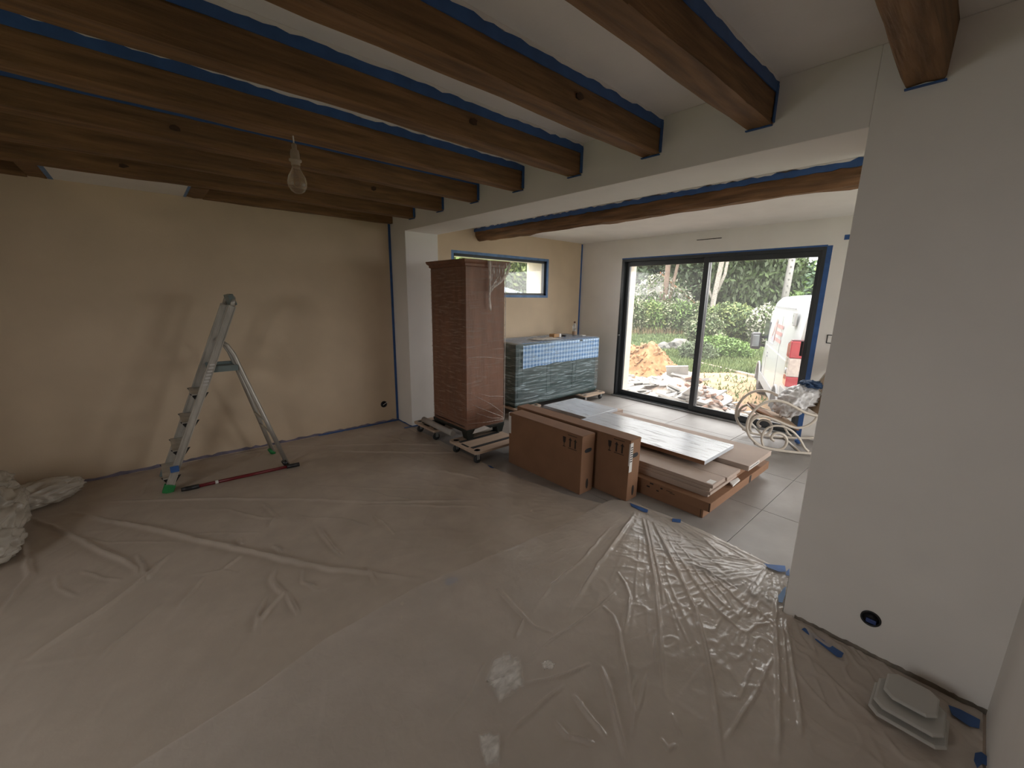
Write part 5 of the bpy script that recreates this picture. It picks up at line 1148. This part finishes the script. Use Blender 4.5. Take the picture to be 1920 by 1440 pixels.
def lamp(ye, sg):
    # wraps round the rear corner: rear face strip and side strip
    def two(x0, x1, d, z0_, z1_, yi): return MB().box(-.03-d, .06, ye-yi, ye+d, z0_, z1_).box(0, x1, ye-.05, ye+d, z0_, z1_-(.05 if z1_ > 1.5 else 0))
    r_ = two(0, .25, .022, .93, 1.62, .13).build('tail_lamp', mat('lamp_housing', (.10, .02, .03), .3), VN, bevel=.012, local=True)
    for (z0_, z1_, mt_, nm_) in ((1.36, 1.60, M['redl'], 'red_lens'), (1.09, 1.355, M['clearl'], 'clear_lens'), (.94, 1.085, M['redl'], 'red_lens')):
        two(0, .21, .034, z0_, z1_, .12).build(nm_, mt_, r_, bevel=.012, local=True)
    MB().lathe([(.05, 0), (.04, .012), (0, .016)], (.06, ye+.034, 1.16), 14, 'y').build('bulb_reflector', M['steel'], r_, local=True)
lamp(0.0, 1); 
for wx in (1.0, 4.0):
    for wy in (-.12, -W_+.12):
        s_ = 1 if wy > -1 else -1
        wt_ = MB().lathe([(.20, -.11), (.31, -.10), (.335, -.07), (.335, .07), (.31, .10), (.20, .11)], (wx, wy, .335), 26, 'y').build('tyre', M['tyre'], VN, local=True)
        r_ = MB().lathe([(.20, .06*s_), (.19, .085*s_), (.12, .07*s_), (.06, .10*s_), (0, .10*s_)], (wx, wy, .335), 20, 'y').build('rim', M['steel'], wt_, local=True)
        g = MB()
        for k in range(6): a_ = k*PI/3; g.lathe([(.022, .088*s_), (.0, .089*s_)], (wx+.135*math.cos(a_), wy, .335+.135*math.sin(a_)), 8, 'y')
        g.build('rim_holes', M['dark'], wt_, local=True)
    g = MB().tube([(wx+.42*math.cos(a_), .004, .335+.42*math.sin(a_)) for a_ in np.linspace(-.1, PI+.1, 20)], .022, 6); g.build('wheel_arch', M['bump'], VN, local=True)
    g = MB().prism([(wx+.40*math.cos(a_), .003, .335+.40*math.sin(a_)) for a_ in np.linspace(-.1, PI+.1, 20)], (0, -.02, 0)); g.build('arch_void', M['dark'], VN, local=True)
MB().box(3.05, 3.85, -.03, .004, 1.32, 1.72).build('side_window', M['vglass'], VN, bevel=.01, local=True)
g = MB().box(3.56, 3.72, .06, .27, 1.08, 1.46); mi = g.build('wing_mirror', M['black'], VN, bevel=.07, seg=4, local=True)
MB().box(3.553, 3.563, .105, .235, 1.15, 1.40).build('mirror_glass', mat('mirror_glass', (.30, .33, .34), .12, metal=.9), mi, bevel=.004, local=True)
MB().bar((3.68, .08, 1.18), (3.72, -.02, 1.16), .05, .06).bar((3.68, .08, 1.36), (3.72, -.02, 1.34), .05, .06).build('mirror_arm', M['black'], mi, local=True)
MB().box(.55, 3.0, -.055, -.045, 2.035, 2.05).build('roof_gutter', M['bump'], VN, local=True)
MB().box(.02, 3.1, .0, .006, 1.245, 1.262).build('body_crease', M['vanlow'], VN, local=True)
MB().box(2.96, 2.97, .0, .004, .55, 1.9).box(1.30, 1.305, .0, .004, .6, 1.9).build('door_gap', M['bump'], VN, local=True)
g = MB().box(2.72, 2.9, .0, .012, 1.10, 1.135).box(2.72, 2.9, .0, .012, 1.03, 1.065); g.build('door_handle', M['bump'], VN, bevel=.004, local=True)
g = MB().box(.18, .33, -.03, .012, 1.80, 2.0); hg = g.build('hinge_plate', M['vanw'], VN, bevel=.012, local=True)
for z_ in (1.85, 1.95): MB().lathe([(.018, .012), (.0, .016)], (.25, 0, z_), 10, 'y').build('rivet', M['bump'], hg, local=True)
# faded lettering and triangle logo on the side
M['redp'] = mat('faded_red_print', (.42, .20, .19), .6, .2, 9); M['greyp'] = mat('faded_grey_print', (.30, .31, .36), .6, .15, 9)
def sp(x, z): return (x, .0025 if z < 1.45 else .0025-.012*(z-1.45)/.2, z)
MB().prism([sp(2.55, 1.42), sp(2.50, 1.42), sp(2.14, 1.80), sp(2.18, 1.82)], (0, .003, 0)).prism([sp(2.18, 1.82), sp(2.12, 1.82), sp(2.10, 1.42), sp(2.16, 1.42)], (0, .003, 0)).build('logo', M['redp'], VN, local=True)
g = MB()
for k in range(3): g.prism([sp(2.46-.13*k, 1.40), sp(2.38-.13*k, 1.40), sp(2.38-.13*k, 1.48), sp(2.46-.13*k, 1.48)], (0, .003, 0))
g.prism([sp(2.75, 1.335), sp(2.15, 1.345), sp(2.15, 1.355), sp(2.75, 1.345)], (0, .003, 0)); g.build('logo_lettering', M['greyp'], VN, local=True)
rg = random.Random(2); g = MB()
for r_, z_ in enumerate((1.68, 1.56, 1.44)):
    x_ = 1.98
    while x_ > 1.30:
        w_ = rg.uniform(.03, .06); g.prism([sp(x_, z_), sp(x_-w_, z_), sp(x_-w_, z_+.06), sp(x_, z_+.06)], (0, .003, 0)); x_ -= w_+.018
g.build('side_lettering', M['redp'], VN, local=True)
